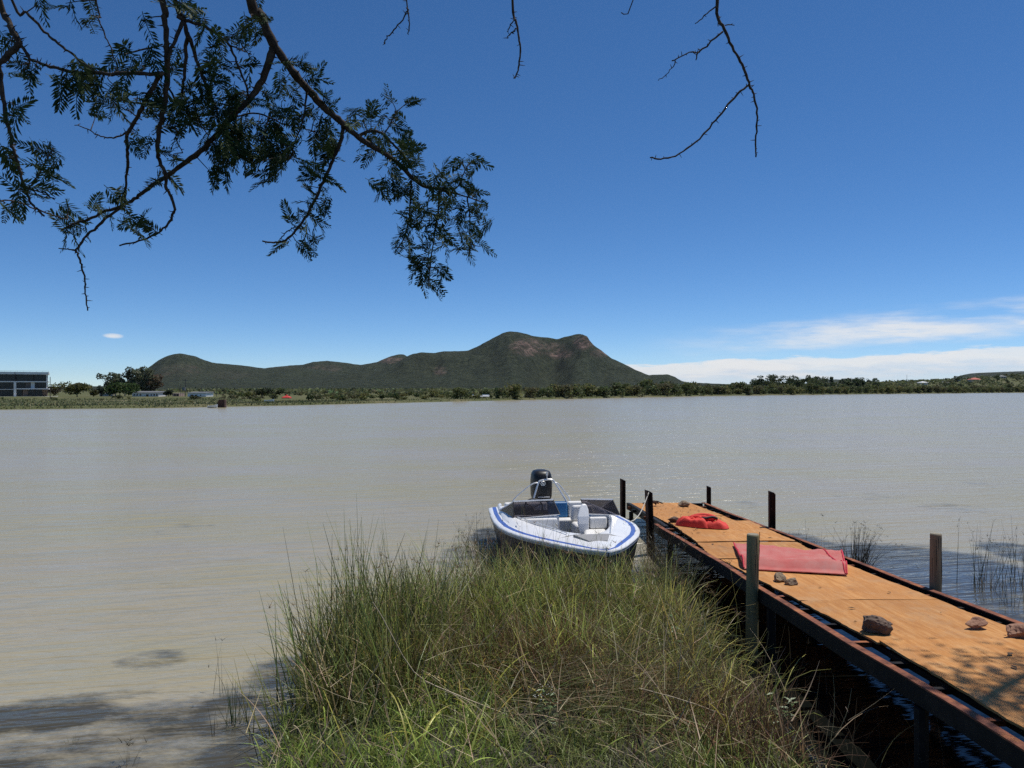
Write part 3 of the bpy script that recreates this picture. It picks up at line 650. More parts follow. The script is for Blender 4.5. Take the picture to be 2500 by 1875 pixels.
hill_house(2110, 9, 941, 945, 760, whitewash, whiteroof, 'small white roofed house left of the big red roof', 'hip', 1.5)
hill_house(2258, 14, 934, 939, 800, whitewash, whiteroof, 'white roofed villa above the big red roof', 'hip', 1.3)
hill_house(2048, 14, 947, 950, 680, whitewash, whiteroof, 'low white building glimpsed through the shore trees', 'flat', .5)
hill_house(2068, 8, 947.5, 950, 690, whitewash, whiteroof, 'tiny white outbuilding beside the low white building', 'flat', .5)
hill_house(2140, 18, 944, 949, 720, concrete, greyroof, 'long grey roofed house on the slope behind the shore trees', 'hip', 1.2)
hill_house(2310, 16, 934.5, 938.5, 820, cream, greyroof, 'grey roofed house left of the high red roofed one', 'hip', 1.4)
hill_house(2345, 12, 926, 930, 900, cream, greyroof, 'grey house near the crest of the slope', 'hip', 1.3)
hill_house(2450, 14, 919, 923, 930, cream, greyroof, 'grey house on the crest near the right edge', 'hip', 1.3)
# poles
def pole(px, Y, ytop, ybase, r, lab, arm=False, cat='pole'):
    b_ = P(px, ybase, Y); tp = P(px, ytop, Y); t_ = thing('utility_pole', b_, lab, cat, None)
    MB().tube([b_ - np.array([0, 0, .8]), tp], [r, r * .75], 6).build('shaft', polewood, t_)
    if arm: MB().box(tp[0] - .6, tp[0] + .6, tp[1] - .05, tp[1] + .05, tp[2] - .5, tp[2] - .38).build('crossarm', polewood, t_)
    return t_
pole(122.5, 240, 920, 973, .12, 'dark pole standing at the right end of the concrete building')
pole(453, 252, 925, 972, .11, 'tallest utility pole beside the flat roofed white house', True)
pole(441, 256, 939, 972, .08, 'shorter pole left of the tallest utility pole')
pole(492, 262, 938, 965, .08, 'pole rising behind the flat roofed white house')
pole(529, 240, 941, 971, .09, 'lone pole above the rusty tank')
pole(2214, 700, 915, 950, .14, 'thin mast above the trees over the big red roof', cat='mast')
pole(1067, 188, 973, 979.5, .10, 'short dark stake in the water edge near the mountain foot', cat='stake')
pole(1142, 196, 970, 978, .07, 'thin stake left of the green edged tarpaulins', cat='stake')
tb = on_land(449, 249); tk = thing('water_tank', tb, 'small grey tank on a stand beside the tallest pole', 'tank')
MB().tube([tb + np.array([0, 0, 2.0]), tb + np.array([0, 0, 3.0])], .55, 10).build('drum', greyroof, tk)
for dx, dy in ((-.4, -.4), (.4, -.4), (-.4, .4), (.4, .4)): MB().tube([tb + np.array([dx, dy, 0]), tb + np.array([dx, dy, 2.0])], .05, 4).build('leg', steel, tk)
# rusty pump housing on the shore
c = P(543, 992, 124); rt = thing('rusty_tank', c, 'rusty brown box shaped tank standing at the water line', 'tank')
MB().box(c[0] - .5, c[0] + .5, c[1] - .4, c[1] + .5, c[2] - .2, c[2] + 1.1).build('body', rust_far, rt, bevel=.06)
MB().tube([c + np.array([-.45, -.3, 1.15]), c + np.array([-.35, -.3, 1.45]), c + np.array([.5, -.3, 1.4])], .05, 6).build('pipe', rust_far, rt)
for dx in (-.5, .52): MB().box(c[0] + dx - .06, c[0] + dx + .06, c[1] - .62, c[1] - .5, c[2] - .3, c[2] + .9).build('post', rust_far, rt)
MB().box(c[0] + .63, c[0] + .85, c[1] - .4, c[1] - .2, c[2] - .05, c[2] + .15).build('outlet', pinkwall, rt)
# red gazebo
c = on_land(700, 205); gz = thing('gazebo', c, 'red pop up gazebo standing on the grass across the lake', 'gazebo')
redcloth = simple('red canvas', (.62, .05, .04), (.5, .035, .03), 3, .8)
h0 = EYE - (970.5 - 950) / F * 205; a = 1.05
ring = lambda s, z: [(c[0] - a * s, c[1] - a * s, z), (c[0] + a * s, c[1] - a * s, z), (c[0] + a * s, c[1] + a * s, z), (c[0] - a * s, c[1] + a * s, z)]
MB().loft([ring(1.0, h0 - .25), ring(1.02, h0), ring(.6, h0 + .32), ring(.3, h0 + .42), ring(.22, h0 + .62), ring(.02, h0 + .8)], cap=False).build('canopy', redcloth, gz)
for sx in (-1, 1):
    for sy in (-1, 1): MB().tube([(c[0] + sx * a * .96, c[1] + sy * a * .96, c[2]), (c[0] + sx * a * .96, c[1] + sy * a * .96, h0)], .03, 5).build('leg', steel, gz)
# white dinghies and tarpaulins
whitepaint = simple('white gel coat far', (.74, .75, .75), (.62, .63, .63), 2, .4)
def dinghy(px, Y, Ln, rot, lab):
    c = on_land(px, Y) if Y > shoreY(px) else np.array([(px - 1250) / F * Y, Y, 0.0])
    d = thing('dinghy', c, lab, 'boat'); rings = []
    for q in np.linspace(0, 1, 7):
        wd_ = .62 * math.sin(math.pi * (.12 + .8 * q)) ; h_ = .32 + .2 * q * q; xx = (q - .5) * Ln
        pts = [(-wd_, h_), (-wd_ * .9, .1), (-wd_ * .4, -.08), (wd_ * .4, -.08), (wd_ * .9, .1), (wd_, h_), (wd_ * .85, h_), (wd_ * .5, .1), (-wd_ * .5, .1), (-wd_ * .85, h_)]
        ca, sa = math.cos(rot), math.sin(rot)
        rings.append([(c[0] + ca * xx - sa * p, c[1] + sa * xx + ca * p, c[2] + zz_ + .05) for p, zz_ in pts])
    MB().loft(rings).build('hull', whitepaint, d)
    MB().hexa([tuple(c + np.array([x_, y_, z_])) for x_, y_, z_ in ((-.12, -.45, .22), (.12, -.45, .22), (.12, .45, .22), (-.12, .45, .22), (-.12, -.45, .26), (.12, -.45, .26), (.12, .45, .26), (-.12, .45, .26))]).build('seat', polewood, d)
dinghy(657, 150, 1.9, .25, 'white dinghy pulled up on the grass below the red gazebo')
dinghy(519, 121.5, 1.5, .1, 'low white dinghy floating beside the rusty tank')
dinghy(497, 232, 1.6, .1, 'white boat lying by the right end of the flat roofed white house')
grn = simple('green shade cloth', (.05, .2, .09), (.04, .14, .07), 2, .8)
for (pa, pb, lab) in ((1151, 1165, 'small white tarpaulin shelter with a green top edge'), (1171, 1195, 'wider white tarpaulin shelter with a green top edge')):
    Y = 215; xa, xb = (pa - 1250) / F * Y, (pb - 1250) / F * Y; z0 = EYE - (968 - 950) / F * Y; z1 = EYE - (962.5 - 950) / F * Y
    s_ = thing('shelter', ((xa + xb) / 2, Y, z0 - .4), lab, 'shelter')
    MB().hexa([(xa, Y, z0), (xb, Y, z0), (xb - .1, Y + .1, z0), (xa + .1, Y + .1, z0), (xa + .25, Y + .5, z1), (xb - .05, Y + .5, z1), (xb - .1, Y + .6, z1), (xa + .35, Y + .6, z1)]).build('sheet', whitepaint, s_)
    MB().box(xa + .2, xb, Y + .42, Y + .8, z1 + .002, z1 + .1).build('edging', grn, s_)
    for xx in (xa + .15, xb - .15): MB().tube([(xx, Y + .3, z0 - .5), (xx, Y + .3, z1)], .04, 5).build('leg', polewood, s_)

# ------------------------------------------------------------------ PIER
import bmesh
def rust_mat(name, c1, c2, c3, rough=.8):
    m, t, b = new_mat(name); b.inputs['Specular IOR Level'].default_value = .15; b.inputs['Roughness'].default_value = rough
    f = link_noise(t, 5, 6, .7); g = link_noise(t, 26, 4, .7)
    c = ramp(t, f, [(.36, c1), (.52, c2), (.66, c3)])
    t.links.new(mixc(t, tmath(t, 'MULTIPLY', g, .6), c, c1), b.inputs['Base Color']); bump(t, b, g, .4, .004); return m
beam_m = rust_mat('rusted red oxide beam', (.10, .042, .028), (.28, .105, .058), (.52, .20, .075))
black_m = rust_mat('black steel with web shade', (.012, .012, .013), (.02, .019, .019), (.045, .035, .03), .6)  # on the beam webs this black stands in for shade on the outer face
post_rust = rust_mat('rusted channel steel', (.035, .022, .018), (.075, .042, .03), (.12, .06, .04))
ply, t, b = new_mat('weathered orange plywood'); b.inputs['Roughness'].default_value = .78; b.inputs['Specular IOR Level'].default_value = .25
p1 = link_noise(t, 1.1, 6, .65, (1.0, .55, 1)); p2 = link_noise(t, 9, 6, .75, (2.2, .22, 1)); p3 = link_noise(t, 3.2, 5, .7)
pc = ramp(t, p2, [(.32, (.34, .14, .038)), (.48, (.455, .202, .055)), (.66, (.58, .31, .115))])
pc = mixc(t, ramp(t, p1, [(.42, (0, 0, 0)), (.66, (.75, .75, .75))]), pc, (.37, .165, .05))
pc = mixc(t, ramp(t, p3, [(.60, (0, 0, 0)), (.72, (.8, .8, .8))]), pc, (.24, .12, .05))
p5 = link_noise(t, 2.2, 7, .75)
pc = mixc(t, ramp(t, p5, [(.50, (0, 0, 0)), (.72, (.55, .55, .55))]), pc, (.40, .27, .15))
p6 = link_noise(t, 22, 3, .6)
pc = mixc(t, ramp(t, p6, [(.66, (0, 0, 0)), (.72, (.6, .6, .6))]), pc, (.16, .085, .04))
oi = t.nodes.new('ShaderNodeObjectInfo')
hs = t.nodes.new('ShaderNodeHueSaturation'); t.links.new(pc, hs.inputs['Color']); t.links.new(tmath(t, 'ADD', tmath(t, 'MULTIPLY', oi.outputs['Random'], .22), .9), hs.inputs['Value'])
t.links.new(hs.outputs[0], b.inputs['Base Color']); bump(t, b, p2, .35, .004)
ply_edge = None
PIER = thing('pier', PP(0, 0, -.5), 'narrow plywood decked pier on a rusty steel frame running out from the bank', 'pier')
def pbox(mb, u0, u1, v0, v1, h0, h1, v0b=None, v1b=None):
    v0b = v0 if v0b is None else v0b; v1b = v1 if v1b is None else v1b
    return mb.hexa([PP(u1, v0b, h0), PP(u1, v1b, h0), PP(u0, v1, h0), PP(u0, v0, h0), PP(u1, v0b, h1), PP(u1, v1b, h1), PP(u0, v1, h1), PP(u0, v0, h1)])
UL = 15.6
def beam(v, name, mat, sgn, u0=0.0, u1=UL):
    mt_ = MB(); mw_ = MB(); k = 16       # channel: web with two flanges, lightly bent along its length
    for i in range(k):
        a, b_ = u0 + (u1 - u0) * i / k, u0 + (u1 - u0) * (i + 1) / k
        wob = lambda q: .018 * math.sin(q * 1.1 + v) + .01 * math.sin(q * 2.7)
        ca, cb = v + wob(a), v + wob(b_)
        m_ = mt_
        pbox(m_, a, b_, ca - .036, ca + .036, .004, .016, cb - .036, cb + .036)
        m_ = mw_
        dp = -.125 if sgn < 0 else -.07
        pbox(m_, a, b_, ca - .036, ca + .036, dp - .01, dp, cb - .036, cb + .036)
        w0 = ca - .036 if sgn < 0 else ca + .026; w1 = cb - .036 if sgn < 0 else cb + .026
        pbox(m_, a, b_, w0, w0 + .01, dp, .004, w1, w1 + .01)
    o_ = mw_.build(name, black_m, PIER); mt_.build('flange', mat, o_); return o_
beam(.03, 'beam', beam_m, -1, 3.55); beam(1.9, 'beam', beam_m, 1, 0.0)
beam(.16, 'beam', black_m, -1, 0.0, 3.9)
for v in (.30, 1.60): pbox(MB(), 0.05, UL, v, v + .04, -.085, -.036).build('stringer', black_m, PIER)
pbox(MB(), -.02, .05, .16, 1.9, -.12, -.004).build('end_beam', black_m, PIER)
cm = None
for i in range(27):
    u = .45 + i * .58
    m_ = MB(); pbox(m_, u - .025, u + .025, .075, 1.86, -.035, -.028); pbox(m_, u - .025, u - .018, .075, 1.86, -.085, -.035)
    m_.build('cross_member', black_m if i % 3 else beam_m, PIER)
for u, v in ((.4, .16), (.4, 1.9), (4.6, .03), (4.6, 1.9), (8.3, 1.9), (9.2, .03), (12.1, .03), (12.1, 1.9), (14.8, .03)):
    a = PP(u, v, -.15); MB().tube([a, (a[0], a[1], -.9)], .05, 8).build('pile', black_m, PIER)
def sheet(u0, u1, v0, v1, v0b, v1b, lift, seed):
    """one plywood sheet, slightly warped with a worn edge"""
    rng = np.random.default_rng(seed); nu, nv = 22, 9; top = []; bot = []
    for i in range(nu + 1):
        for j in range(nv + 1):
            q, r_ = i / nu, j / nv; a = v0 + (v0b - v0) * q; c = v1 + (v1b - v1) * q
            v = a + (c - a) * r_; u = u0 + (u1 - u0) * q
            if j in (0, nv): v += rng.normal(0, .006)
            if i in (0, nu): u += rng.normal(0, .006)
            h = lift + .012 * fbm(u * .8, v * .9, seed) + (.03 * abs(q - .5) ** 2)
            top.append(PP(u, v, h)); bot.append(PP(u, v, h - .018))
    n = (nu + 1) * (nv + 1); g = lambda i, j: i * (nv + 1) + j
    Fc = []
    for i in range(nu):
        for j in range(nv):
            Fc.append((g(i, j), g(i + 1, j), g(i + 1, j + 1), g(i, j + 1))); Fc.append((n + g(i, j + 1), n + g(i + 1, j + 1), n + g(i + 1, j), n + g(i, j)))
    rim = [g(i, 0) for i in range(nu + 1)] + [g(nu, j) for j in range(1, nv + 1)] + [g(i, nv) for i in range(nu - 1, -1, -1)] + [g(0, j) for j in range(nv - 1, 0, -1)]
    for a, c in zip(rim, rim[1:] + rim[:1]): Fc.append((c, a, n + a, n + c))
    return mk('plywood_sheet', top + bot, Fc, ply, PIER)
sheet(-.03, 2.42, .24, 1.62, .24, 1.64, .0, 1); sheet(2.44, 3.6, .24, 1.64, .3, 1.68, .002, 2)
sheet(3.30, 5.70, .30, 1.86, .18, 1.76, .022, 3); sheet(5.72, 7.02, .18, 1.76, .06, 1.66, .003, 4)
sheet(7.10, 9.50, .13, 1.68, .22, 1.72, .0, 5); sheet(9.52, 11.05, .22, 1.72, .27, 1.76, .002, 6)
sheet(11.02, 13.4, .29, 1.80, .19, 1.78, .022, 7); sheet(13.42, 15.6, .22, 1.78, .2, 1.8, .0, 8)

# posts: each stands in the lake bed of its own
def channel(px, pyb, pyt, u_v, label, wdt=.10, yaw=0.0, lean=(0, 0)):
    c = PP(*u_v); Y = c[1]; topz = EYE - (pyt - 950) / F * Y; s = thing('steel_post', (c[0], c[1], -.9), label, 'post')
    m_ = MB(); a = wdt / 2; d_ = wdt * .55; q = .009
    prof = [(-a, -d_), (-a, d_), (a, d_), (a, -d_), (a - q, -d_), (a - q, d_ - q), (-a + q, d_ - q), (-a + q, -d_)]
    ca, sa = math.cos(yaw), math.sin(yaw); rings = []
    for k, z in enumerate((-.9, .0, topz)):
        fr = max(0, (z - .3)) ; rings.append([(c[0] + ca * x_ - sa * y_ + lean[0] * fr, c[1] + sa * x_ + ca * y_ + lean[1] * fr, z - (.02 * (x_ / a) if k == 2 else 0) - (.012 if (k == 2 and y_ < 0) else 0)) for x_, y_ in prof])
    m_.loft(rings).build('channel', post_rust, s); return s
channel(1533, 1232, 1170, (.12, .02), 'rusty channel steel post at the far left corner of the pier', .095, .3)
channel(1585, 1285, 1198, (3.8, -.13), 'leaning rusty channel steel post between the boat bow and the pier', .105, .25, (-.05, .0))
channel(1733, 1230, 1188, (.08, 2.03), 'rusty channel steel post at the far right corner of the pier', .10, -.2)
channel(1886, 1290, 1201, (4.05, 2.0), 'rusty channel steel post on the right side of the pier by the dry weeds', .108, -.15)
gal = simple('galvanised bracket', (.4, .4, .4), (.25, .25, .26), 9, .5, .6)
def wood_post(loc, r, ztop, label, greenish, seed):
    m, t, b = new_mat('treated pole ' + str(seed)); b.inputs['Roughness'].default_value = .88; b.inputs['Specular IOR Level'].default_value = .2
    f = link_noise(t, 14, 6, .7, (1.5, 1.5, .12)); g = link_noise(t, 1.6, 4, .6)
    c1, c2, c3 = ((.13, .118, .055), (.26, .225, .115), (.37, .31, .18)) if greenish else ((.13, .095, .06), (.235, .175, .115), (.32, .25, .17))
    c = ramp(t, f, [(.3, c1), (.5, c2), (.7, c3)]); t.links.new(mixc(t, tmath(t, 'MULTIPLY', g, .5), c, c1), b.inputs['Base Color']); bump(t, b, f, .5, .006)
    s = thing('timber_post', (loc[0], loc[1], -.8), label, 'post'); rng = np.random.default_rng(seed); rings = []
    n = 20; ph = rng.normal(0, .02, n)
    for z, k in ((-.8, 1.0), (0, 1.0), (.5, .99), (ztop * .8, .98), (ztop - .012, .97), (ztop, .93)):
        rings.append([(loc[0] + r * k * (1 + ph[i]) * math.cos(2 * math.pi * i / n) + .012 * (z - .4), loc[1] + r * k * (1 + ph[i]) * math.sin(2 * math.pi * i / n), z) for i in range(n)])
    MB().loft(rings).build('shaft', m, s, True)
    top = rings[-1]; cx, cy = sum(p[0] for p in top) / n, sum(p[1] for p in top) / n
    e = MB(); e.loft([[(cx + (p[0] - cx) * k, cy + (p[1] - cy) * k, z_) for p in top] for k, z_ in ((1.0, ztop + .001), (.92, ztop + .008), (.02, ztop + .008))], cap=False).build('end_grain', simple('sawn end ' + str(seed), (.30, .27, .2), (.2, .18, .13), 30, .9), s)
    ck = MB()                      # drying checks
    for i in range(5):
        a = rng.uniform(3.3, 6.1); z1 = rng.uniform(.7, 1.2) * ztop; L_ = rng.uniform(.2, .5)
        x_, y_ = loc[0] + (r * .985) * math.cos(a) + .012 * (z1 - .4), loc[1] + r * .985 * math.sin(a)
        ck.tube([(x_, y_, z1 - L_), (x_ + .002, y_, z1 - L_ / 2), (x_, y_, min(z1, ztop - .03))], [.001, .004, .002], 4)
    ck.build('crack', simple('dark check ' + str(seed), (.02, .018, .014), None, 5, .9), s)
    return s
wood_post((2.745, 8.68), .070, 1.335, 'greenish round timber post in front of the pier beside the reeds', True, 1)
wood_post((4.86, 8.72), .063, 1.335, 'brown round timber post in the dark water right of the pier', False, 2)

# things lying on the pier
def rock_mesh(name, loc, sx, sy, sz, seed, mat, yaw=0.0, facet=.55, label=''):
    bm = bmesh.new(); bmesh.ops.create_icosphere(bm, subdivisions=4, radius=1)
    rng = np.random.default_rng(seed); pl = rng.normal(size=(9, 3)); pl /= np.linalg.norm(pl, axis=1)[:, None]; dl = rng.uniform(.55, .9, 9)
    for v in bm.verts:
        p = np.array(v.co)
        for q, d_ in zip(pl, dl):
            s = p @ q - d_
            if s > 0: p = p - q * s * (.75 + facet * .3)
        n = fbm(p[0] * 1.3 + seed, p[1] * 1.3, p[2] * 1.3, 4) * .24 + fbm(p[0] * 5, p[1] * 5, p[2] * 5 + seed, 3) * .075
        p = p * (1 + n); v.co = (p[0] * sx, p[1] * sy, (max(p[2], -.55) + .55) * sz * .72)
    me = bpy.data.meshes.new(name); bm.to_mesh(me); bm.free(); me.materials.append(mat)
    o = bpy.data.objects.new(name, me); COL.objects.link(o); o.location = tuple(loc); o.rotation_euler = (0, 0, yaw)
    return tag(o, label, 'rock')
rk1 = simple('grey brown rock', (.17, .112, .078), (.06, .045, .036), 5, .9, bmp=.7, bscale=16, bd=.02)
rk2 = simple('reddish sandstone', (.33, .18, .11), (.20, .10, .065), 6, .9, bmp=.6, bscale=22, bd=.012)
rk3 = simple('tan rock', (.28, .21, .13), (.17, .12, .08), 8, .9, bmp=.5, bscale=24)
rock_mesh('rock', PP(10.72, .42, .015), .155, .125, .145, 11, rk1, .4, label='large grey brown rock on the pier deck near its left edge')
rock_mesh('rock', PP(8.55, .37, .01), .085, .08, .085, 5, rk3, .9, label='tan stone lying in front of the red mat, the left one of the pair')
rock_mesh('rock', PP(8.72, .46, .01), .085, .065, .065, 18, rk3, .2, label='small wedge shaped stone touching the tan stone before the red mat')
rock_mesh('rock', PP(.75, 1.27, .005), .125, .10, .11, 23, rk3, .1, label='stone lying alone on the far end of the deck')
rock_mesh('rock', PP(3.45, .36, .03), .10, .08, .10, 31, rk1, .1, label='dark rock tucked behind the red life jacket')
rock_mesh('rock', PP(10.62, 1.42, .02), .12, .07, .07, 42, rk2, .2, label='flat dark red stone left of the pinkish rock at the right edge')
rock_mesh('rock', PP(10.95, 1.60, .02), .15, .11, .115, 47, rk2, .5, label='pinkish rounded rock on the deck at the right edge of view')
rock_mesh('rock', PP(11.1, 1.78, .02), .10, .08, .08, 53, rk2, 1.2, label='broken brown stone beside the pinkish rock, on the pier edge')
# rusty chain heap at far left corner
ch = thing('rusty_scrap', PP(.55, .62, .0), 'small heap of rusty scrap metal at the far left of the deck', 'scrap metal'); rng = np.random.default_rng(4)
m_ = MB()
for i in range(9):
    c = PP(.55 + rng.uniform(-.12, .12), .62 + rng.uniform(-.2, .2), .02 + rng.uniform(0, .05)); a = rng.uniform(0, 6.28); l_ = rng.uniform(.06, .13)
    m_.tube([c - np.array([math.cos(a) * l_, math.sin(a) * l_, 0]), c + np.array([0, 0, .03]), c + np.array([math.cos(a) * l_, math.sin(a) * l_, rng.uniform(-.01, .03)])], .014, 6)
m_.build('bar', post_rust, ch)
# dead leaves and twigs on the deck
tg = []; rng = np.random.default_rng(9)
n = 90; uu = np.where(rng.random(n) < .6, rng.uniform(.1, 3.2, n), rng.uniform(3, 14, n)); vv = rng.uniform(.35, 1.6, n)
V = []; Fq = []
for u, v in zip(uu, vv):
    a = rng.uniform(0, 6.28); l_ = rng.uniform(.015, .05); wq = l_ * .4; c = PP(u, v, .04 if 3.3 < u < 5.7 or u > 11 else .016); i0 = len(V)
    ex = np.array([math.cos(a), math.sin(a), 0]) * l_; ey = np.array([-math.sin(a), math.cos(a), 0]) * wq
    V += [c - ex, c - ey + [0, 0, .006], c + ex, c + ey + [0, 0, .008]]; Fq.append((i0, i0 + 1, i0 + 2, i0 + 3))
tag(mk('leaf_litter', V, Fq, simple('dry leaf', (.12, .075, .04), (.07, .045, .025), 30, .9)), 'scattered dry leaves and bits on the pier deck', 'leaf litter', kind='stuff')

# folded red mesh mat across the deck
mm, t, b = new_mat('faded red mesh cloth'); b.inputs['Roughness'].default_value = .85; b.inputs['Specular IOR Level'].default_value = .15
wv = t.nodes.new('ShaderNodeTexWave'); wv.inputs['Scale'].default_value = 34; wv.inputs['Distortion'].default_value = 1.2; wv.inputs['Detail'].default_value = 2
tcw = t.nodes.new('ShaderNodeTexCoord'); t.links.new(tcw.outputs['Object'], wv.inputs['Vector'])
cf = link_noise(t, 3.0, 5, .65); cc = ramp(t, cf, [(.35, (.47, .09, .08)), (.55, (.48, .15, .13)), (.72, (.46, .21, .185))])
t.links.new(mixc(t, tmath(t, 'MULTIPLY', wv.outputs['Fac'], .35), cc, (.50, .27, .24)), b.inputs['Base Color']); bump(t, b, wv.outputs['Fac'], .3, .003)
redhem = simple('bright red hem', (.62, .02, .045), (.52, .018, .035), 12, .7)
MAT = thing('mesh_mat', PP(7.2, 1.0, .0), 'faded red mesh mat folded across the pier deck', 'mat')
c_bl, c_br, c_fl, c_fr = (6.02, .66), (6.78, 1.97), (7.86, .19), (8.28, 1.33)
def matpt(q, r_, top):
    u = (c_bl[0] * (1 - q) + c_br[0] * q) * (1 - r_) + (c_fl[0] * (1 - q) + c_fr[0] * q) * r_
    v = (c_bl[1] * (1 - q) + c_br[1] * q) * (1 - r_) + (c_fl[1] * (1 - q) + c_fr[1] * q) * r_
    h = .022 + (.030 + .085 * math.exp(-((r_ - .84) / .12) ** 2) + .012 * math.sin(q * 7 + r_ * 3) + .02 * fbm(q * 4, r_ * 3, 2) + .012 * fbm(q * 12, r_ * 8, 5)) * (1 if top else .12)
    if top: h *= min(1.0, (1 - r_) * 9 + .25)
    return PP(u, v, h)
nu, nv = 34, 20; V = []; Fq = []
for s_ in (1, 0):
    for i in range(nu + 1):
        for j in range(nv + 1): V.append(matpt(i / nu, j / nv, s_))
g = lambda i, j: i * (nv + 1) + j; n = (nu + 1) * (nv + 1)
for i in range(nu):
    for j in range(nv): Fq += [(g(i, j + 1), g(i + 1, j + 1), g(i + 1, j), g(i, j)), (n + g(i, j), n + g(i + 1, j), n + g(i + 1, j + 1), n + g(i, j + 1))]
rim = [g(i, 0) for i in range(nu + 1)] + [g(nu, j) for j in range(1, nv + 1)] + [g(i, nv) for i in range(nu - 1, -1, -1)] + [g(0, j) for j in range(nv - 1, 0, -1)]
for a, c in zip(rim, rim[1:] + rim[:1]): Fq.append((a, c, n + c, n + a))
mk('cloth', V, Fq, mm, MAT, True)
for q0, q1 in ((0.0, 0.0), (1.0, 1.0), (.84, .985)):
    MB().tube([matpt(q0 + (q1 - q0) * k / 12, k / 12 * .985, 1) + np.array([0, 0, .004]) for k in range(13)], .011, 5).build('hem', redhem, MAT)

# red life jacket
jk = simple('red orange life jacket fabric', (.74, .055, .03), (.62, .04, .03), 7, .75, bmp=.35, bscale=14, bd=.02)
JC = PP(4.05, .72, .028); JK = thing('life_jacket', JC, 'red orange life jacket dropped on the pier deck', 'life jacket')
jx = np.array([.78, -.62, .025]); jx /= np.linalg.norm(jx); jy = np.array([.62, .78, -.03]); jy /= np.linalg.norm(jy)
def pad(cx, cy, ax, ay, hh, rot, seed, nz=.30):
    V = []; Fq = []; nr, na = 10, 40
    for i in range(nr + 1):
        q = i / nr
        for k in range(na):
            a = 2 * math.pi * k / na; ca, sa = math.cos(a), math.sin(a); pw = .62
            x_ = math.copysign(abs(ca) ** pw, ca) * q; y_ = math.copysign(abs(sa) ** pw, sa) * q
            z_ = hh * (1 - q ** 5) * (1 + nz * fbm(x_ * 2.2 + seed, y_ * 2.2, seed, 3) * 1.5 - .22 * math.exp(-(x_ / .10) ** 2) * (abs(y_) > .0))
            X_, Y_ = x_ * ax, y_ * ay; X_, Y_ = X_ * math.cos(rot) - Y_ * math.sin(rot), X_ * math.sin(rot) + Y_ * math.cos(rot)
            V.append(JC + jx * (cx + X_) + jy * (cy + Y_) + np.array([0, 0, max(z_, .004)]))
    for i in range(nr):
        for k in range(na): Fq.append((i * na + k, (i + 1) * na + k, (i + 1) * na + (k + 1) % na, i * na + (k + 1) % na))
    return V, Fq
for args in ((-.12, -.07, .34, .14, .155, -.06, 1), (.24, .02, .25, .17, .115, .2, 4), (-.08, .20, .27, .12, .15, .12, 7), (-.36, .06, .14, .16, .10, .4, 9)):
    V, Fq = pad(*args); mk('panel', V, Fq, jk, JK, True)
MB().tube(catmull([JC + jx * x_ + jy * y_ + np.array([0, 0, z_]) for x_, y_, z_ in ((.02, .03, .13), (.03, -.02, .15), (.1, -.02, .16), (.2, .05, .18), (.27, .09, .15))], 4), .022, 6).build('strap', simple('black webbing', (.02, .02, .022), None, 20, .7), JK)
MB().tube(catmull([JC + jx * x_ + jy * y_ + np.array([0, 0, z_]) for x_, y_, z_ in ((-.3, .1, .1), (-.15, .2, .16), (.05, .22, .17), (.2, .12, .15), (.1, .05, .15), (-.1, .06, .15), (-.3, .1, .1))], 4), .045, 8).build('collar', jk, JK, True)

# ------------------------------------------------------------------ BOAT
gel = simple('white gel coat', (.80, .80, .79), (.74, .74, .73), 3, .28, bmp=.02, spec=.5)
hullm = simple('dark navy hull', (.010, .013, .034), (.016, .02, .04), 2, .4, spec=.2)
vinyl = simple('white seat vinyl', (.74, .735, .71), (.66, .65, .62), 4, .55, bmp=.06, bscale=9)
blue = simple('blue stripe', (.07, .13, .42), (.06, .11, .36), 5, .35)
bluev = simple('bright blue vinyl', (.03, .17, .38), (.025, .14, .32), 5, .5)
greyd = simple('grey non skid', (.30, .30, .30), (.23, .23, .235), 40, .85, bmp=.3, bscale=150, bd=.003)
greyp = simple('grey liner', (.36, .36, .37), (.30, .30, .31), 6, .6)
rub = simple('grey rubber rail', (.42, .42, .42), (.35, .35, .35), 10, .6)
alu = simple('polished aluminium', (.82, .82, .80), (.75, .75, .73), 8, .36, .55)
blackp = simple('black gloss cowling', (.012, .012, .013), (.02, .02, .021), 6, .42, spec=.35)
blackr = simple('black rubber', (.018, .018, .018), None, 9, .6)
carpet = simple('dark floor carpet', (.035, .035, .04), (.05, .05, .055), 30, .95, bmp=.3)
tint_m, t, b = new_mat('smoked acrylic')
tr = t.nodes.new('ShaderNodeBsdfTransparent'); tr.inputs[0].default_value = (.44, .42, .44, 1)
gl = t.nodes.new('ShaderNodeBsdfGlossy'); gl.inputs['Roughness'].default_value = .08; gl.inputs[0].default_value = (.9, .9, .9, 1)
df = t.nodes.new('ShaderNodeBsdfDiffuse'); df.inputs[0].default_value = (.09, .085, .09, 1)
fr = t.nodes.new('ShaderNodeFresnel'); fr.inputs[0].default_value = 1.22
m1 = t.nodes.new('ShaderNodeMixShader'); m1.inputs[0].default_value = .16; t.links.new(tr.outputs[0], m1.inputs[1]); t.links.new(df.outputs[0], m1.inputs[2])
m2 = t.nodes.new('ShaderNodeMixShader'); t.links.new(fr.outputs[0], m2.inputs[0]); t.links.new(m1.outputs[0], m2.inputs[1]); t.links.new(gl.outputs[0], m2.inputs[2])
t.links.new(m2.outputs[0], t.nodes['Material Output'].inputs[0])
TH = R(8.2); BA = np.array([-math.sin(TH), math.cos(TH), 0]); BR = np.array([math.cos(TH), math.sin(TH), 0]); BO = np.array([1.33, 10.58, -.06])
def B(s, r_, z): return BO + BA * s + BR * r_ + np.array([0, 0, z])
SS = [0, .03, .08, .22, .45, .72, 1.0, 1.3, 1.7, 2.05, 2.5, 3.2, 4.0, 4.9]
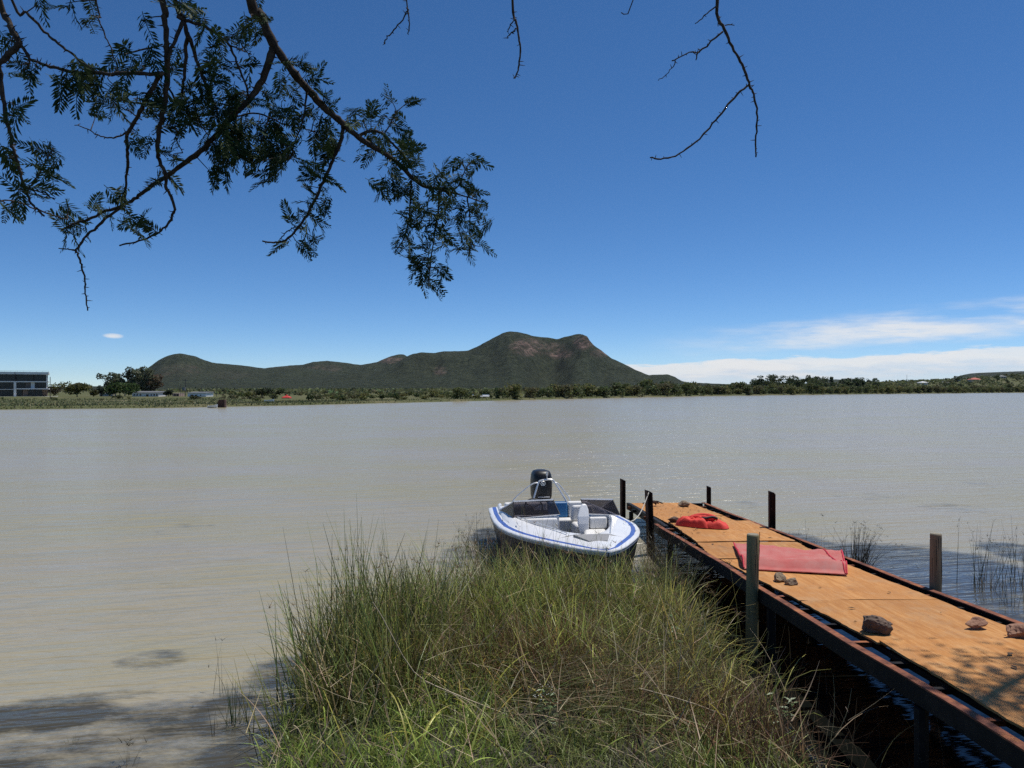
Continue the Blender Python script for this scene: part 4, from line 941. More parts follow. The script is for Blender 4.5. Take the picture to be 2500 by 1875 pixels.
SWd = [.012, .04, .095, .245, .40, .55, .70, .85, 1.0, 1.1, 1.18, 1.2, 1.17, 1.1]
SZ = [.80, .80, .80, .795, .785, .775, .765, .755, .74, .73, .72, .70, .685, .67]
hw = lambda s: float(np.interp(s, SS, SWd)); gz_ = lambda s: float(np.interp(s, SS, SZ))
BOAT = thing('motorboat', B(2.4, 0, 0), 'white motorboat with blue stripe and dark windscreens moored nose to the reeds', 'boat')
st = [0, .03, .08, .15, .22, .33, .45, .58, .72, .86, 1.0, 1.15, 1.3, 1.5, 1.7, 1.9, 2.05, 2.3, 2.5, 2.85, 3.2, 3.6, 4.0, 4.45, 4.9]
def section(s):
    W_, z = hw(s), gz_(s); q = min(1, s / 1.6); ch = W_ * (.55 + .33 * q); cz = .30 - .22 * q; kz = .40 - .72 * min(1, s / 1.1)
    half = [(W_, z - .025), (W_ * .99, z - .10), (W_ * .95, z * .62), (ch, cz + .03), (ch * .93, cz), (0.0, kz)]
    return [(-x_, z_) for x_, z_ in half[:-1]] + [(0, kz)] + [(x_, z_) for x_, z_ in reversed(half[:-1])]
m_ = MB(); rings = [[B(s, x_, z_) for x_, z_ in section(s)] for s in st]
m_.loft(rings, close=False, cap=False); m_.add([B(4.9, x_, z_) for x_, z_ in section(4.9)], [tuple(range(11))])
hull = m_.build('hull', hullm, BOAT, True)
def strip(name, mat, prof, s_list=st, smooth=True):
    """prof(s): list of (inset from the gunwale edge, dz); both sides and round the bow"""
    seq = [(s, -1) for s in reversed(s_list)] + [(s, 1) for s in s_list[1:]]
    rings = [[B(s + (0 if s > .02 else -.0), sg * max(hw(s) - i_, .004), gz_(s) + z_) for i_, z_ in prof(s)] for s, sg in seq]
    return MB().loft(rings, close=False, cap=False).build(name, mat, BOAT, smooth)
kk = lambda s: min(1.0, .25 + s * 1.6)
strip('rub_rail', gel, lambda s: [(-.006, -.044), (-.018, -.036), (-.018, -.022), (-.005, -.006), (.035 * kk(s), .004), (.06 * kk(s), .006)])
strip('gunwale_stripe', blue, lambda s: [(.06 * kk(s), .006), (.085 * kk(s), .010), (.135 * kk(s), .014)])
strip('gunwale_edge', gel, lambda s: [(.135 * kk(s), .014), (.16 * kk(s), .018)])
strip('fender_strip', rub, lambda s: [(-.003, -.078), (-.013, -.072), (-.013, -.052), (-.006, -.044)])
inn = lambda s: float(np.interp(s, [1.0, 1.25, 1.6, 2.0, 2.5, 2.95, 3.4, 4.3, 4.75], [.10, .30, .46, .60, .74, .84, .92, .92, .86]))
dz = lambda s: .018 + .05 * min(1, s)
# decks each side from the stripe in to the coaming, plus the foredeck
sd_ = [s for s in st if s >= 1.0] 
for sg in (-1, 1):
    rings = [[B(s, sg * (hw(s) - .16 * kk(s)), gz_(s) + .018), B(s, sg * ((hw(s) - .16) * .5 + inn(s) * .5 + .02), gz_(s) + dz(s)), B(s, sg * (inn(s) + .03), gz_(s) + dz(s) + .022), B(s, sg * inn(s), gz_(s) + dz(s) + .012), B(s, sg * (inn(s) - .012), gz_(s) - .05)] for s in sd_]
    MB().loft(rings, close=False, cap=False).build('side_deck', gel, BOAT, True)
rings = []
for s in [q for q in st if q <= 1.0]:
    e = max(hw(s) - .16 * kk(s), .003); rings.append([B(s, e * x_, gz_(s) + .018 + (dz(s) + .02 - .018) * (1 - abs(x_) ** 2)) for x_ in (-1, -.8, -.5, -.2, 0, .2, .5, .8, 1)])
MB().loft(rings, close=False, cap=False).build('foredeck', gel, BOAT, True)
MB().hexa([B(.50, -.14, .80), B(.50, .14, .80), B(.92, .28, .82), B(.92, -.28, .82), B(.50, -.14, .849), B(.50, .14, .849), B(.92, .28, .866), B(.92, -.28, .866)]).build('anchor_hatch', greyd, BOAT, bevel=.006)
MB().hexa([B(4.62, -.95, .64), B(4.62, .95, .64), B(4.9, .95, .62), B(4.9, -.95, .62), B(4.62, -.95, .735), B(4.62, .95, .735), B(4.9, .93, .70), B(4.9, -.93, .70)]).build('aft_deck', gel, BOAT, bevel=.02)
# inside: liner walls, floor
rings = [[B(s, -(inn(s) - .012), gz_(s) - .05), B(s, -(inn(s) - .05), .32), B(s, -(inn(s) - .10) * .92, .20), B(s, (inn(s) - .10) * .92, .20), B(s, (inn(s) - .05), .32), B(s, (inn(s) - .012), gz_(s) - .05)] for s in [q for q in st if q >= 1.0 and q < 4.6]]
MB().loft(rings, close=False, cap=False).build('liner', greyp, BOAT)
MB().hexa([B(1.0, -.10, .2), B(1.0, .1, .2), B(1.02, .1, .2), B(1.02, -.1, .2), B(1.0, -.11, .82), B(1.0, .11, .82), B(1.02, .11, .82), B(1.02, -.11, .82)]).build('bow_panel', vinyl, BOAT)
MB().hexa([B(1.9, -.3, .205), B(1.9, .3, .205), B(4.5, .75, .205), B(4.5, -.75, .205), B(1.9, -.3, .222), B(1.9, .3, .222), B(4.5, .75, .222), B(4.5, -.75, .222)]).build('floor', carpet, BOAT)
# bow cushions
for sg in (-1, 1):
    rings = []
    for s in (1.15, 1.4, 1.7, 2.0, 2.3, 2.6, 2.86):
        o_ = inn(s) - .06; i_ = max(o_ - .40, .02); rings.append([B(s, sg * o_, .44), B(s, sg * o_, .55), B(s, sg * (o_ - .04), .575), B(s, sg * (i_ + .04), .575), B(s, sg * i_, .55), B(s, sg * i_, .44)])
    MB().loft(rings).build('bow_cushion', vinyl, BOAT, bevel=.012)
    rings = []
    for s in (1.15, 1.4, 1.7, 2.0, 2.3, 2.6, 2.86):
        o_ = inn(s) - .07; i_ = max(o_ - .36, .03); rings.append([B(s, sg * o_, .215), B(s, sg * o_, .437), B(s, sg * i_, .437), B(s, sg * i_, .215)])
    MB().loft(rings).build('bow_bench', gel, BOAT)
# consoles, padded face to the bow
def console(r0, r1, nm):
    MB().hexa([B(2.95, r0, .225), B(2.95, r1, .225), B(3.3, r1, .225), B(3.3, r0, .225), B(2.98, r0, .80), B(2.98, r1, .80), B(3.42, r1, .76), B(3.42, r0, .76)]).build(nm, gel, BOAT, bevel=.03)
    p_ = MB(); a, c = r0 + .05, r1 - .05
    p_.hexa([B(2.84, a, .58), B(2.84, c, .58), B(2.946, c, .58), B(2.946, a, .58), B(2.90, a, .775), B(2.90, c, .775), B(2.975, c, .775), B(2.975, a, .775)])
    p_.build('backrest_cushion', vinyl, BOAT, bevel=.03, seg=3)
console(-.82, -.06, 'helm_console'); console(.42, .84, 'passenger_console')
MB().hexa([B(3.36, -.64, .74), B(3.36, -.2, .74), B(3.46, -.2, .66), B(3.46, -.64, .66), B(3.34, -.64, .86), B(3.34, -.2, .86), B(3.48, -.2, .80), B(3.48, -.64, .80)]).build('dashboard', blackr, BOAT, bevel=.02)
sw = MB(); c = B(3.6, -.42, .86); sw.tube([c + BR * .17 * math.cos(a) + (np.array([0, 0, 1]) * .93 + BA * .35) * .17 * math.sin(a) for a in np.linspace(0, 2 * math.pi, 25)], .014, 6, False)
for a in (.5, 2.6, 4.7): sw.tube([c, c + BR * .165 * math.cos(a) + (np.array([0, 0, 1]) * .93 + BA * .35) * .165 * math.sin(a)], .01, 5)
sw.tube([c, B(3.45, -.42, .78)], .018, 6); sw.build('steering_wheel', blackr, BOAT)
# windscreens
def panel(nm, quad, th=.006):
    q = [np.array(p) for p in quad]; nrm = np.cross(q[1] - q[0], q[3] - q[0]); nrm /= np.linalg.norm(nrm); d_ = nrm * th
    return MB().hexa([q[0], q[1], q[1] + d_, q[0] + d_, q[3], q[2], q[2] + d_, q[3] + d_])
WS = [[B(2.93, -.90, .775), B(2.98, -.05, .825), B(3.2, -.13, 1.055), B(3.18, -.86, 1.04)], [B(2.98, .42, .825), B(2.95, 1.05, .785), B(3.2, .98, 1.035), B(3.2, .385, 1.055)]]
for qd in WS:
    g_ = panel('w', qd).build('windscreen', tint_m, BOAT)
    f_ = MB(); f_.tube([qd[3], qd[2]], .019, 6); f_.tube([qd[0], qd[1]], .008, 5); f_.build('windscreen_frame', alu, g_)
    for a, c, r0 in ((0, 3, .011), (1, 2, .011)): MB().tube([qd[a], qd[c]], r0, 5).build('windscreen_seal', blackr, g_)
for (a, b_, c_) in ((B(2.93, -.90, .775), B(3.18, -.86, 1.04), B(4.1, -1.0, .75)), (B(2.95, 1.05, .785), B(3.2, .98, 1.035), B(4.1, 1.0, .75))):
    d_ = BR * .006
    g_ = MB().add([a, b_, c_, a + d_, b_ + d_, c_ + d_], [(0, 1, 2), (5, 4, 3), (0, 3, 4, 1), (1, 4, 5, 2), (2, 5, 3, 0)]).build('side_screen', tint_m, BOAT)
    MB().tube([b_ + BR * .003, c_ + BR * .003], .011, 6).build('screen_frame', alu, g_)
# open walk through door between the screens: a curved white panel
rings = []
for z, s, wd_, r0 in ((.42, 2.80, .13, .30), (.55, 2.80, .17, .27), (.68, 2.82, .20, .24), (.80, 2.86, .20, .25), (.90, 2.92, .17, .29), (.98, 2.97, .10, .34), (1.0, 2.99, .05, .37)):
    rings.append([B(s, r0, z), B(s, r0 + wd_, z), B(s + .05, r0 + wd_, z), B(s + .05, r0, z)])
MB().loft(rings).build('walkthrough_door', gel, BOAT, bevel=.015)
MB().hexa([B(2.9, .30, .225), B(2.9, .42, .225), B(3.3, .42, .225), B(3.3, .36, .225), B(2.94, .34, .80), B(2.94, .418, .80), B(3.3, .418, .76), B(3.3, .37, .76)]).build('door_jamb', greyp, BOAT)
# seats
def seat(s0, r0, mat2, nm):
    MB().hexa([B(s0, r0 - .24, .24), B(s0, r0 + .24, .24), B(s0 + .5, r0 + .24, .24), B(s0 + .5, r0 - .24, .24), B(s0, r0 - .24, .5), B(s0, r0 + .24, .5), B(s0 + .5, r0 + .24, .5), B(s0 + .5, r0 - .24, .5)]).build(nm, vinyl, BOAT, bevel=.05, seg=3)
    MB().hexa([B(s0 + .44, r0 - .24, .51), B(s0 + .44, r0 + .24, .51), B(s0 + .58, r0 + .24, .51), B(s0 + .58, r0 - .24, .51), B(s0 + .5, r0 - .2, .80), B(s0 + .5, r0 + .2, .80), B(s0 + .6, r0 + .2, .80), B(s0 + .6, r0 - .2, .80)]).build('seat_back', mat2, BOAT, bevel=.04, seg=3)
seat(3.62, -.50, carpet, 'seat'); seat(3.62, .64, vinyl, 'seat')
# stern bench with a blue band
MB().hexa([B(4.2, -.84, .225), B(4.2, .84, .225), B(4.6, .84, .225), B(4.6, -.84, .225), B(4.2, -.84, .52), B(4.2, .84, .52), B(4.6, .84, .52), B(4.6, -.84, .52)]).build('stern_bench', vinyl, BOAT, bevel=.04, seg=3)
for r0, r1, mt in ((-.84, .01, vinyl), (.02, .42, bluev), (.43, .84, vinyl)):
    MB().hexa([B(4.42, r0, .525), B(4.42, r1, .525), B(4.6, r1, .525), B(4.6, r0, .525), B(4.48, r0, .82), B(4.48, r1, .82), B(4.62, r1, .82), B(4.62, r0, .82)]).build('stern_backrest', mt, BOAT, bevel=.035, seg=3)
# ski tower of bent tube
tw = MB(); TY = 4.65
P1, P2, P3, P4 = B(4.5, -.30, .76), B(TY, -.13, 1.22), B(TY, .16, 1.235), B(4.5, .44, .76)
tw.tube(catmull([P1, P1 * .12 + P2 * .88, P2 + BR * .05 + np.array([0, 0, .012]), P3 - BR * .05 + np.array([0, 0, .012]), P4 * .12 + P3 * .88, P4], 5), .017, 8)
tw.build('ski_tower', alu, BOAT, True)
for sg, r0 in ((-1, -.62), (1, .50)):
    top_ = B(4.75, -.22 if sg < 0 else .26, 1.17); e = B(4.72, r0, .86); 
    MB().tube(catmull([B(4.7, r0 - .02 * sg * -1, .70), e, e * .12 + top_ * .88 + np.array([0, 0, .01]), top_ + BR * (-.10 * sg)], 4), .013, 7).build('tower_brace', alu, BOAT, True)
MB().tube([B(TY, .035, 1.23), B(TY, .035, 1.33)], .010, 6).tube([B(TY, .035, 1.33), B(TY, .035, 1.40)], .022, 8).build('stern_light', alu, BOAT)
# outboard motor
OM = MB(); oc = 5.22
def rr_ring(s, rx, ry, z, n=20, pw=.62, sh=0.0): return [B(s + sh + math.copysign(abs(math.sin(a)) ** pw, math.sin(a)) * ry, .02 + math.copysign(abs(math.cos(a)) ** pw, math.cos(a)) * rx, z) for a in np.linspace(0, 2 * math.pi, n, endpoint=False)]
OM.loft([rr_ring(oc, .14, .18, .70), rr_ring(oc, .175, .22, .74), rr_ring(oc, .205, .28, .86), rr_ring(oc, .212, .30, 1.04), rr_ring(oc, .208, .30, 1.19), rr_ring(oc, .195, .28, 1.30), rr_ring(oc, .165, .23, 1.36), rr_ring(oc, .09, .14, 1.385)])
om = OM.build('outboard_motor', blackp, BOAT, True)
MB().loft([rr_ring(oc + .02, .09, .16, -.6), rr_ring(oc + .02, .10, .17, .2), rr_ring(oc, .13, .17, .69)]).build('midsection', blackp, om, True)
MB().box(*[0] * 6) if False else None
MB().hexa([B(4.905, -.12, .35), B(4.905, .16, .35), B(5.05, .14, .35), B(5.05, -.10, .35), B(4.905, -.12, .78), B(4.905, .16, .78), B(5.08, .14, .8), B(5.08, -.10, .8)]).build('clamp_bracket', blackr, om, bevel=.01)
em = MB(); c = B(oc - .325, .0, 1.14)
em.tube([c + BR * .042 * math.cos(a) + np.array([0, 0, 1]) * .042 * math.sin(a) for a in np.linspace(0, 2 * math.pi, 17)], .009, 5, False)
em.tube([c - BR * .02 + np.array([0, 0, .02]), c + BR * .02 - np.array([0, 0, .02])], .008, 5); em.tube([c + np.array([0, 0, -.028]), c + np.array([0, 0, .028])], .008, 5)
em.build('emblem', alu, om)
MB().tube([B(oc - .305, -.10, .86), B(oc - .33, -.02, .865), B(oc - .33, .06, .865), B(oc - .305, .14, .86)], .012, 6).build('latch', greyp, om)
# small fittings
for s, sg in ((2.3, -1), (2.2, 1), (4.55, -1), (4.55, 1)):
    c = B(s, sg * (hw(s) - .22), gz_(s) + .075); MB().tube([c - BA * .06, c - BA * .03 + np.array([0, 0, .018]), c + BA * .03 + np.array([0, 0, .018]), c + BA * .06], .008, 5).build('cleat', alu, BOAT)
MB().tube(catmull([B(1.06, -.34, .86), B(1.6, -.50, .862), B(2.2, -.68, .85), B(2.86, -.84, .82)], 4), .009, 5).build('grab_rail', alu, BOAT)
MB().tube(catmull([B(1.06, .34, .86), B(1.6, .50, .862), B(2.2, .68, .85), B(2.86, .84, .82)], 4), .009, 5).build('grab_rail', alu, BOAT)
# mooring line from the boat to the leaning post
ln = MB(); a = B(2.2, .98, .80); e = PP(3.8, -.13) ; e = np.array([e[0] - .04, e[1], 1.12])
ln.tube([a * (1 - q) + e * q - np.array([0, 0, .14 * math.sin(math.pi * q)]) for q in np.linspace(0, 1, 12)], .009, 6)
tag(ln.build('mooring_rope', simple('pale rope', (.6, .58, .5), (.5, .48, .42), 60, .9)), 'pale mooring rope from the boat to the leaning steel post', 'rope')

# ------------------------------------------------------------------ MARSH VEGETATION IN THE FOREGROUND
mblade = attr_mat('marsh blades', 0.4, 0.45, 0.4)
def sample(n, x0, x1, y0, y1, inset=0.0, dens=None):
    out = np.zeros((0, 2))
    while len(out) < n:
        p = np.stack([RNG.uniform(x0, x1, n * 2), RNG.uniform(y0, y1, n * 2)], -1)
        k = poly_sd(p[:, 0], p[:, 1]) > inset
        if dens is not None: k &= RNG.random(len(p)) < dens(p[:, 0], p[:, 1])
        out = np.concatenate([out, p[k]])
    out = out[:n]; return np.concatenate([out, np.maximum(bankz(out[:, 0], out[:, 1]), -.12)[:, None] - .02], 1)
def clumpy(scale, seed, lo=.35, hi=.65):
    def f(x, y):
        v = np.array([mnoise.noise(Vector((a * scale, b_ * scale, seed))) for a, b_ in zip(x, y)]) * .5 + .5
        return np.clip((v - lo) / (hi - lo), 0.03, 1)
    return f
TN = [1]
def tufted(n, per, spread, *a, **k):
    TN[0] = per; c = sample(max(1, n // per), *a, **k); p = np.repeat(c, per, 0); p[:, :2] += RNG.normal(0, spread, (len(p), 2)); return p
WB = 2.25
parts = []
# short lush grass at the front
p = sample(12500, -2.0, 2.9, 3.6, 7.9, -.1, clumpy(1.7, 1, .2, .55)); n = len(p)
lush = clumpy(.8, 11, .35, .6)(p[:, 0], p[:, 1])[:, None]
gcol = tint((.31, .40, .09), n, RNG, .3) * lush + tint((.26, .26, .12), n, RNG, .3) * (1 - lush)
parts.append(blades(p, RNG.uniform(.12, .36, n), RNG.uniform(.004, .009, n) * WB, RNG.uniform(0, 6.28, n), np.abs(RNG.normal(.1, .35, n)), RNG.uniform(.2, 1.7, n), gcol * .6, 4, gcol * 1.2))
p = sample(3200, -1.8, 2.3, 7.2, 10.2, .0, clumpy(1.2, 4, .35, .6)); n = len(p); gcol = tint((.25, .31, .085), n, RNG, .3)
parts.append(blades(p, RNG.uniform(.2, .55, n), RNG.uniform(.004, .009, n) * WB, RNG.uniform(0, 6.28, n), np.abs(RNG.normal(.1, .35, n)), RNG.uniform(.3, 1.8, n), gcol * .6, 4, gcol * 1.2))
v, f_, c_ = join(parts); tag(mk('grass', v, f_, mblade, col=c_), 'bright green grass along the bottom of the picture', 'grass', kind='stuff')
# rushes and sedges
parts = []
def rush(p, l0, l1, w0, w1, lean, curve, col, var=.35, seg=5, az=None, tip=1.4, root=.32):  # dark roots put the shade between stems into the blade colour
    n = len(p); per = max(1, TN[0]); k = n // per + 1
    tone = np.repeat(np.exp(RNG.normal(0, .38, k)), per)[:n].clip(.35, 1.9); hgt_ = np.repeat(RNG.uniform(.68, 1.2, k), per)[:n]; taz = np.repeat(RNG.uniform(0, 6.28, k), per)[:n]; tl = np.repeat(np.abs(RNG.normal(0, .16, k)), per)[:n]
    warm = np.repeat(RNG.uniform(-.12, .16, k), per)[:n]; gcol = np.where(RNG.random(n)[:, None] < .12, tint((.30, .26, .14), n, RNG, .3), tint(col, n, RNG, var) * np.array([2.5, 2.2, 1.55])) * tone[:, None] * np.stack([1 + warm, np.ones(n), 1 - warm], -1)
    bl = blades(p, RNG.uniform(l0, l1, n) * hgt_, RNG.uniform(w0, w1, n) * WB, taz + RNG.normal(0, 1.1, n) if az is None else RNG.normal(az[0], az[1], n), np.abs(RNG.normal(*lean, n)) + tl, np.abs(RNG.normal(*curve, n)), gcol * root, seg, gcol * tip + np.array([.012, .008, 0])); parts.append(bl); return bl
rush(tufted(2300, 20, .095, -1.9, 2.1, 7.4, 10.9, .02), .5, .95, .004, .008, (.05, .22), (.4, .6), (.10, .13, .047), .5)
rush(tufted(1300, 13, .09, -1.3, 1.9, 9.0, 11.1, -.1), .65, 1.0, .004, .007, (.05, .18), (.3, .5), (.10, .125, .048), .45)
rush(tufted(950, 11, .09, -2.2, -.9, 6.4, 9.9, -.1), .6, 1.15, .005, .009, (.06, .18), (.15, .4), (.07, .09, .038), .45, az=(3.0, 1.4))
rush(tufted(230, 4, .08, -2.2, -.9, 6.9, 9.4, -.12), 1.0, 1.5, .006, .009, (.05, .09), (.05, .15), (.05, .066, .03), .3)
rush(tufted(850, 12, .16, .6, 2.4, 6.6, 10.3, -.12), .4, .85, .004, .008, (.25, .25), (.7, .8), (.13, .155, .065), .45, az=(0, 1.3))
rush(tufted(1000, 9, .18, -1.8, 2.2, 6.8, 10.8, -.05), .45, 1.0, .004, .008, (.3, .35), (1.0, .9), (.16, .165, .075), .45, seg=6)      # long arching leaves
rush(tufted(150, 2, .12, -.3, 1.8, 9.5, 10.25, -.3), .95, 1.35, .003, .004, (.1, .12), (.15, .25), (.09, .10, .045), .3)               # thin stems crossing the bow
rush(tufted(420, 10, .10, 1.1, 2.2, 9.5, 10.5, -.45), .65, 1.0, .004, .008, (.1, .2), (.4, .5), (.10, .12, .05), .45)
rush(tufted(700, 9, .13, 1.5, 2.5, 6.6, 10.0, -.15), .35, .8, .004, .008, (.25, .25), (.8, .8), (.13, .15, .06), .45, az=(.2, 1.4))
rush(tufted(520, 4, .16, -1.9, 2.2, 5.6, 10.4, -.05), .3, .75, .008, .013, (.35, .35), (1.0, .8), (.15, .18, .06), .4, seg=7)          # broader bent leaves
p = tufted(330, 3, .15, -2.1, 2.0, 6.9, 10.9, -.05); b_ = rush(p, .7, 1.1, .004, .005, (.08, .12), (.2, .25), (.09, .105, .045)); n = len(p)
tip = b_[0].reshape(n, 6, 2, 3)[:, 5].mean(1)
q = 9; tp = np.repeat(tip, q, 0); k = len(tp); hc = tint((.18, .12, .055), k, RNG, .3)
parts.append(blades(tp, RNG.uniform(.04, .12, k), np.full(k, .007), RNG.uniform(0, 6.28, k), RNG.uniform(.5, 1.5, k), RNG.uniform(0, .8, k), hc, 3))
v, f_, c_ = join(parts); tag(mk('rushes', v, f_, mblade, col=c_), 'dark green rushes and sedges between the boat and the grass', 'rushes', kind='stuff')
# dead stems
parts = []
p = tufted(1500, 5, .16, -2.2, 2.3, 5.2, 10.8, -.05); n = len(p); gcol = tint((.40, .32, .19), n, RNG, .3); p[:, 2] += RNG.uniform(0, 1, n) ** 2 * .65
parts.append(blades(p, RNG.uniform(.2, .75, n), RNG.uniform(.005, .011, n), RNG.uniform(0, 6.28, n), RNG.uniform(.3, 1.45, n), RNG.uniform(-.6, .9, n), gcol, 5))
for (px, py, rx, k, cc) in ((1330, 1640, .34, 900, (.15, .075, .035)), (1440, 1600, .4, 600, (.17, .10, .05)), (1210, 1620, .3, 450, (.13, .075, .035)), (1080, 1650, .4, 350, (.2, .14, .08)), (1850, 1800, .3, 700, (.15, .09, .05)), (1530, 1660, .5, 700, (.16, .10, .055)), (1450, 1440, .8, 700, (.12, .075, .04)), (1250, 1400, .5, 350, (.12, .08, .04)), (950, 1560, .4, 250, (.2, .14, .08)), (1650, 1560, .4, 400, (.17, .12, .06)), (1700, 1760, .4, 400, (.16, .09, .05))):
    c = W(px, py, .15); p = np.stack([RNG.normal(c[0], rx, k), RNG.normal(c[1], rx * 1.2, k), np.zeros(k)], -1); p[:, 2] = np.maximum(bankz(p[:, 0], p[:, 1]), -.1) + RNG.uniform(0, .15, k)
    p = p[poly_sd(p[:, 0], p[:, 1]) > -.25]; k = len(p); gcol = tint(cc, k, RNG, .4) * 1.35
    parts.append(blades(p, RNG.uniform(.2, .65, k), RNG.uniform(.005, .011, k), RNG.uniform(0, 6.28, k), np.abs(RNG.normal(.3, .5, k)), RNG.uniform(-.2, 1.0, k), gcol, 4))
# mats of flattened stems swept to the right
for (px, py, k) in ((1560, 1650, 420), (1500, 1720, 350), (1380, 1680, 260)):
    c = W(px, py, .25); p = np.stack([RNG.normal(c[0] - .3, .35, k), RNG.normal(c[1] + .2, .35, k), RNG.uniform(.1, .42, k)], -1); gcol = np.where(RNG.random(k)[:, None] < .5, tint((.20, .15, .08), k, RNG, .3), tint((.09, .11, .04), k, RNG, .3))
    parts.append(blades(p, RNG.uniform(.4, .9, k), RNG.uniform(.004, .008, k), RNG.normal(-.45, .35, k), RNG.normal(1.25, .2, k), RNG.normal(.25, .2, k), gcol, 4))
v, f_, c_ = join(parts); tag(mk('dead_stems', v, f_, attr_mat('dead stems', .6, .12, .3), col=c_), 'tan and brown dead stems tangled through the rushes', 'dead stems', kind='stuff')
# a few long bent straws that stand out one by one
straw_m = simple('bleached straw', (.46, .38, .25), (.34, .27, .17), 12, .6)
for (pts, lab) in (([(1107, 1470, .35), (1000, 1420, .6), (915, 1480, .95), (868, 1433, 1.15)], 'bleached broken straw sticking up left of the rushes with a kink near its top'),
                   ([(835, 1722, .15), (790, 1630, .42), (764, 1555, .7)], 'pale thick straw leaning left in front of the reeds'),
                   ([(1238, 1745, .15), (1100, 1690, .35), (1010, 1640, .55), (935, 1510, .9), (910, 1470, 1.02)], 'very long curved straw lying over the rushes'),
                   ([(750, 1830, .1), (728, 1780, .25), (715, 1765, .3), (742, 1718, .5)], 'zigzag broken straw at the left edge of the grass'),
                   ([(1870, 1790, .12), (1700, 1720, .3), (1560, 1680, .4)], 'straight straw lying across the flattened grass')):
    c = [W(px, py, z) for px, py, z in pts]; Y0 = W(pts[0][0], pts[0][1], pts[0][2])[1]
    c = [P(px, py, Y0 - .02 * i) for i, (px, py, z) in enumerate(pts)]
    tag(MB().tube(catmull(c, 3), [.0065 - .003 * k / (3 * (len(c) - 1)) for k in range(3 * (len(c) - 1) + 1)], 5).build('straw', straw_m), lab, 'straw', 'single pale straws')
# leafy weeds with small white flowers
def weed_plant(px, py, h, lab, seed, nl=26, flower=0):
    rng = np.random.default_rng(seed); c = W(px, py, .05); c[2] = float(max(bankz(c[0:1], c[1:2])[0], 0)); t_ = thing('weed', c, lab, 'weed')
    m_ = MB(); V = []; Fq = []; fl = []
    for k in range(5):
        a = rng.uniform(0, 6.28); e = c + np.array([math.cos(a) * h * .3, math.sin(a) * h * .3, h * rng.uniform(.75, 1.1)]); mid = (c + e) / 2 + np.array([0, 0, h * .08])
        m_.tube([c, mid, e], [.004, .003, .002], 4, False)
        for i in range(nl // 5 + 1):
            q = rng.uniform(.25, 1); s = c * (1 - q) ** 2 + 2 * q * (1 - q) * mid + e * q * q; az__ = rng.uniform(0, 6.28); L_ = rng.uniform(.04, .10); w_ = L_ * .17
            dd = np.array([math.cos(az__), math.sin(az__), rng.uniform(-.2, .6)]); dd /= np.linalg.norm(dd); sd__ = np.cross(dd, [0, 0, 1]); i0 = len(V)
            V += [s, s + dd * L_ * .5 + sd__ * w_, s + dd * L_ - np.array([0, 0, L_ * .15]), s + dd * L_ * .5 - sd__ * w_]; Fq.append((i0, i0 + 1, i0 + 2, i0 + 3))
        if flower:
            for i in range(flower): fl.append(e + rng.normal(0, .03, 3))
    m_.build('stem', simple('weed stem', (.10, .12, .05), None, 9), t_)
    mk('leaves', V, Fq, simple('weed leaf', (.12, .19, .06), (.08, .13, .04), 20, .5), t_)
    if fl:
        f2 = MB()
        for s in fl: f2.add([s + np.array(d_) * .0055 for d_ in ((1, 0, 0), (0, 1, 0), (-1, 0, 0), (0, -1, 0), (0, 0, .9))], [(0, 1, 4), (1, 2, 4), (2, 3, 4), (3, 0, 4), (3, 2, 1, 0)])
        f2.build('flower', simple('white petals', (.75, .75, .68), None, 9), t_)
    return t_
weed_plant(1655, 1620, .42, 'broad leaved weed in the grass left of the greenish timber post', 1, 40)
weed_plant(1345, 1800, .38, 'weed with tiny white flowers in the middle of the green grass', 2, 30, 5)
weed_plant(1905, 1790, .35, 'leafy weed at the right end of the grass by the dark water', 4, 36)
def reed_clump(loc, n, hmin, hmax, lab, seed, spread=.12, lean=.12, curve=.2, col=(.045, .05, .03), dead=.3, wd=.008, heads=True, az0=None):
    global RNG
    keep = RNG; RNG = np.random.default_rng(seed); t_ = thing('reed_clump', loc, lab, 'reeds')
    p = np.array(loc)[None] + np.stack([RNG.normal(0, spread, n), RNG.normal(0, spread, n), np.full(n, -.15)], -1)
    cc = np.where(RNG.random(n)[:, None] < dead, tint((.17, .13, .08), n, RNG, .3), tint(col, n, RNG, .3))
    aa = RNG.uniform(0, 6.28, n) if az0 is None else RNG.normal(az0, .8, n)
    b_ = blades(p, RNG.uniform(hmin, hmax, n) + .15, np.full(n, wd), aa, np.abs(RNG.normal(0, lean, n)), np.abs(RNG.normal(0, curve, n)), cc, 5)
    mk('stems', b_[0], b_[1], mblade, t_, col=b_[2])
    if heads:
        tip = b_[0].reshape(n, 6, 2, 3)[:, 5].mean(1)[RNG.random(n) < .5]; tp = np.repeat(tip, 5, 0); k = len(tp)
        if k:
            h_ = blades(tp, RNG.uniform(.03, .09, k), np.full(k, .006), RNG.uniform(0, 6.28, k), RNG.uniform(.3, 1.3, k), RNG.uniform(0, .8, k), tint((.06, .05, .03), k, RNG, .3), 2); tag(mk('seed_head', h_[0], h_[1], mblade, t_, col=h_[2]), kind='stuff')
    RNG = keep; return t_
reed_clump(W(572, 1768), 34, .22, .52, 'small green rush clump standing alone in the murky water at left', 1, .045, .18, .25, (.06, .10, .035), .1, .007, False)
reed_clump(W(545, 1700), 4, .4, .62, 'two or three thin bent stems behind the lone rush clump', 2, .05, .1, .4, (.05, .06, .03), .2, .006)
reed_clump(W(312, 1868), 14, .1, .22, 'little dry seed stalk rising from the water at bottom left', 3, .02, .25, .2, (.10, .09, .06), .6, .004)
reed_clump(W(183, 1812), 8, .03, .07, 'tiny green sprout poking through the weedy water at left', 4, .012, .3, .2, (.12, .16, .04), .0, .006, False)
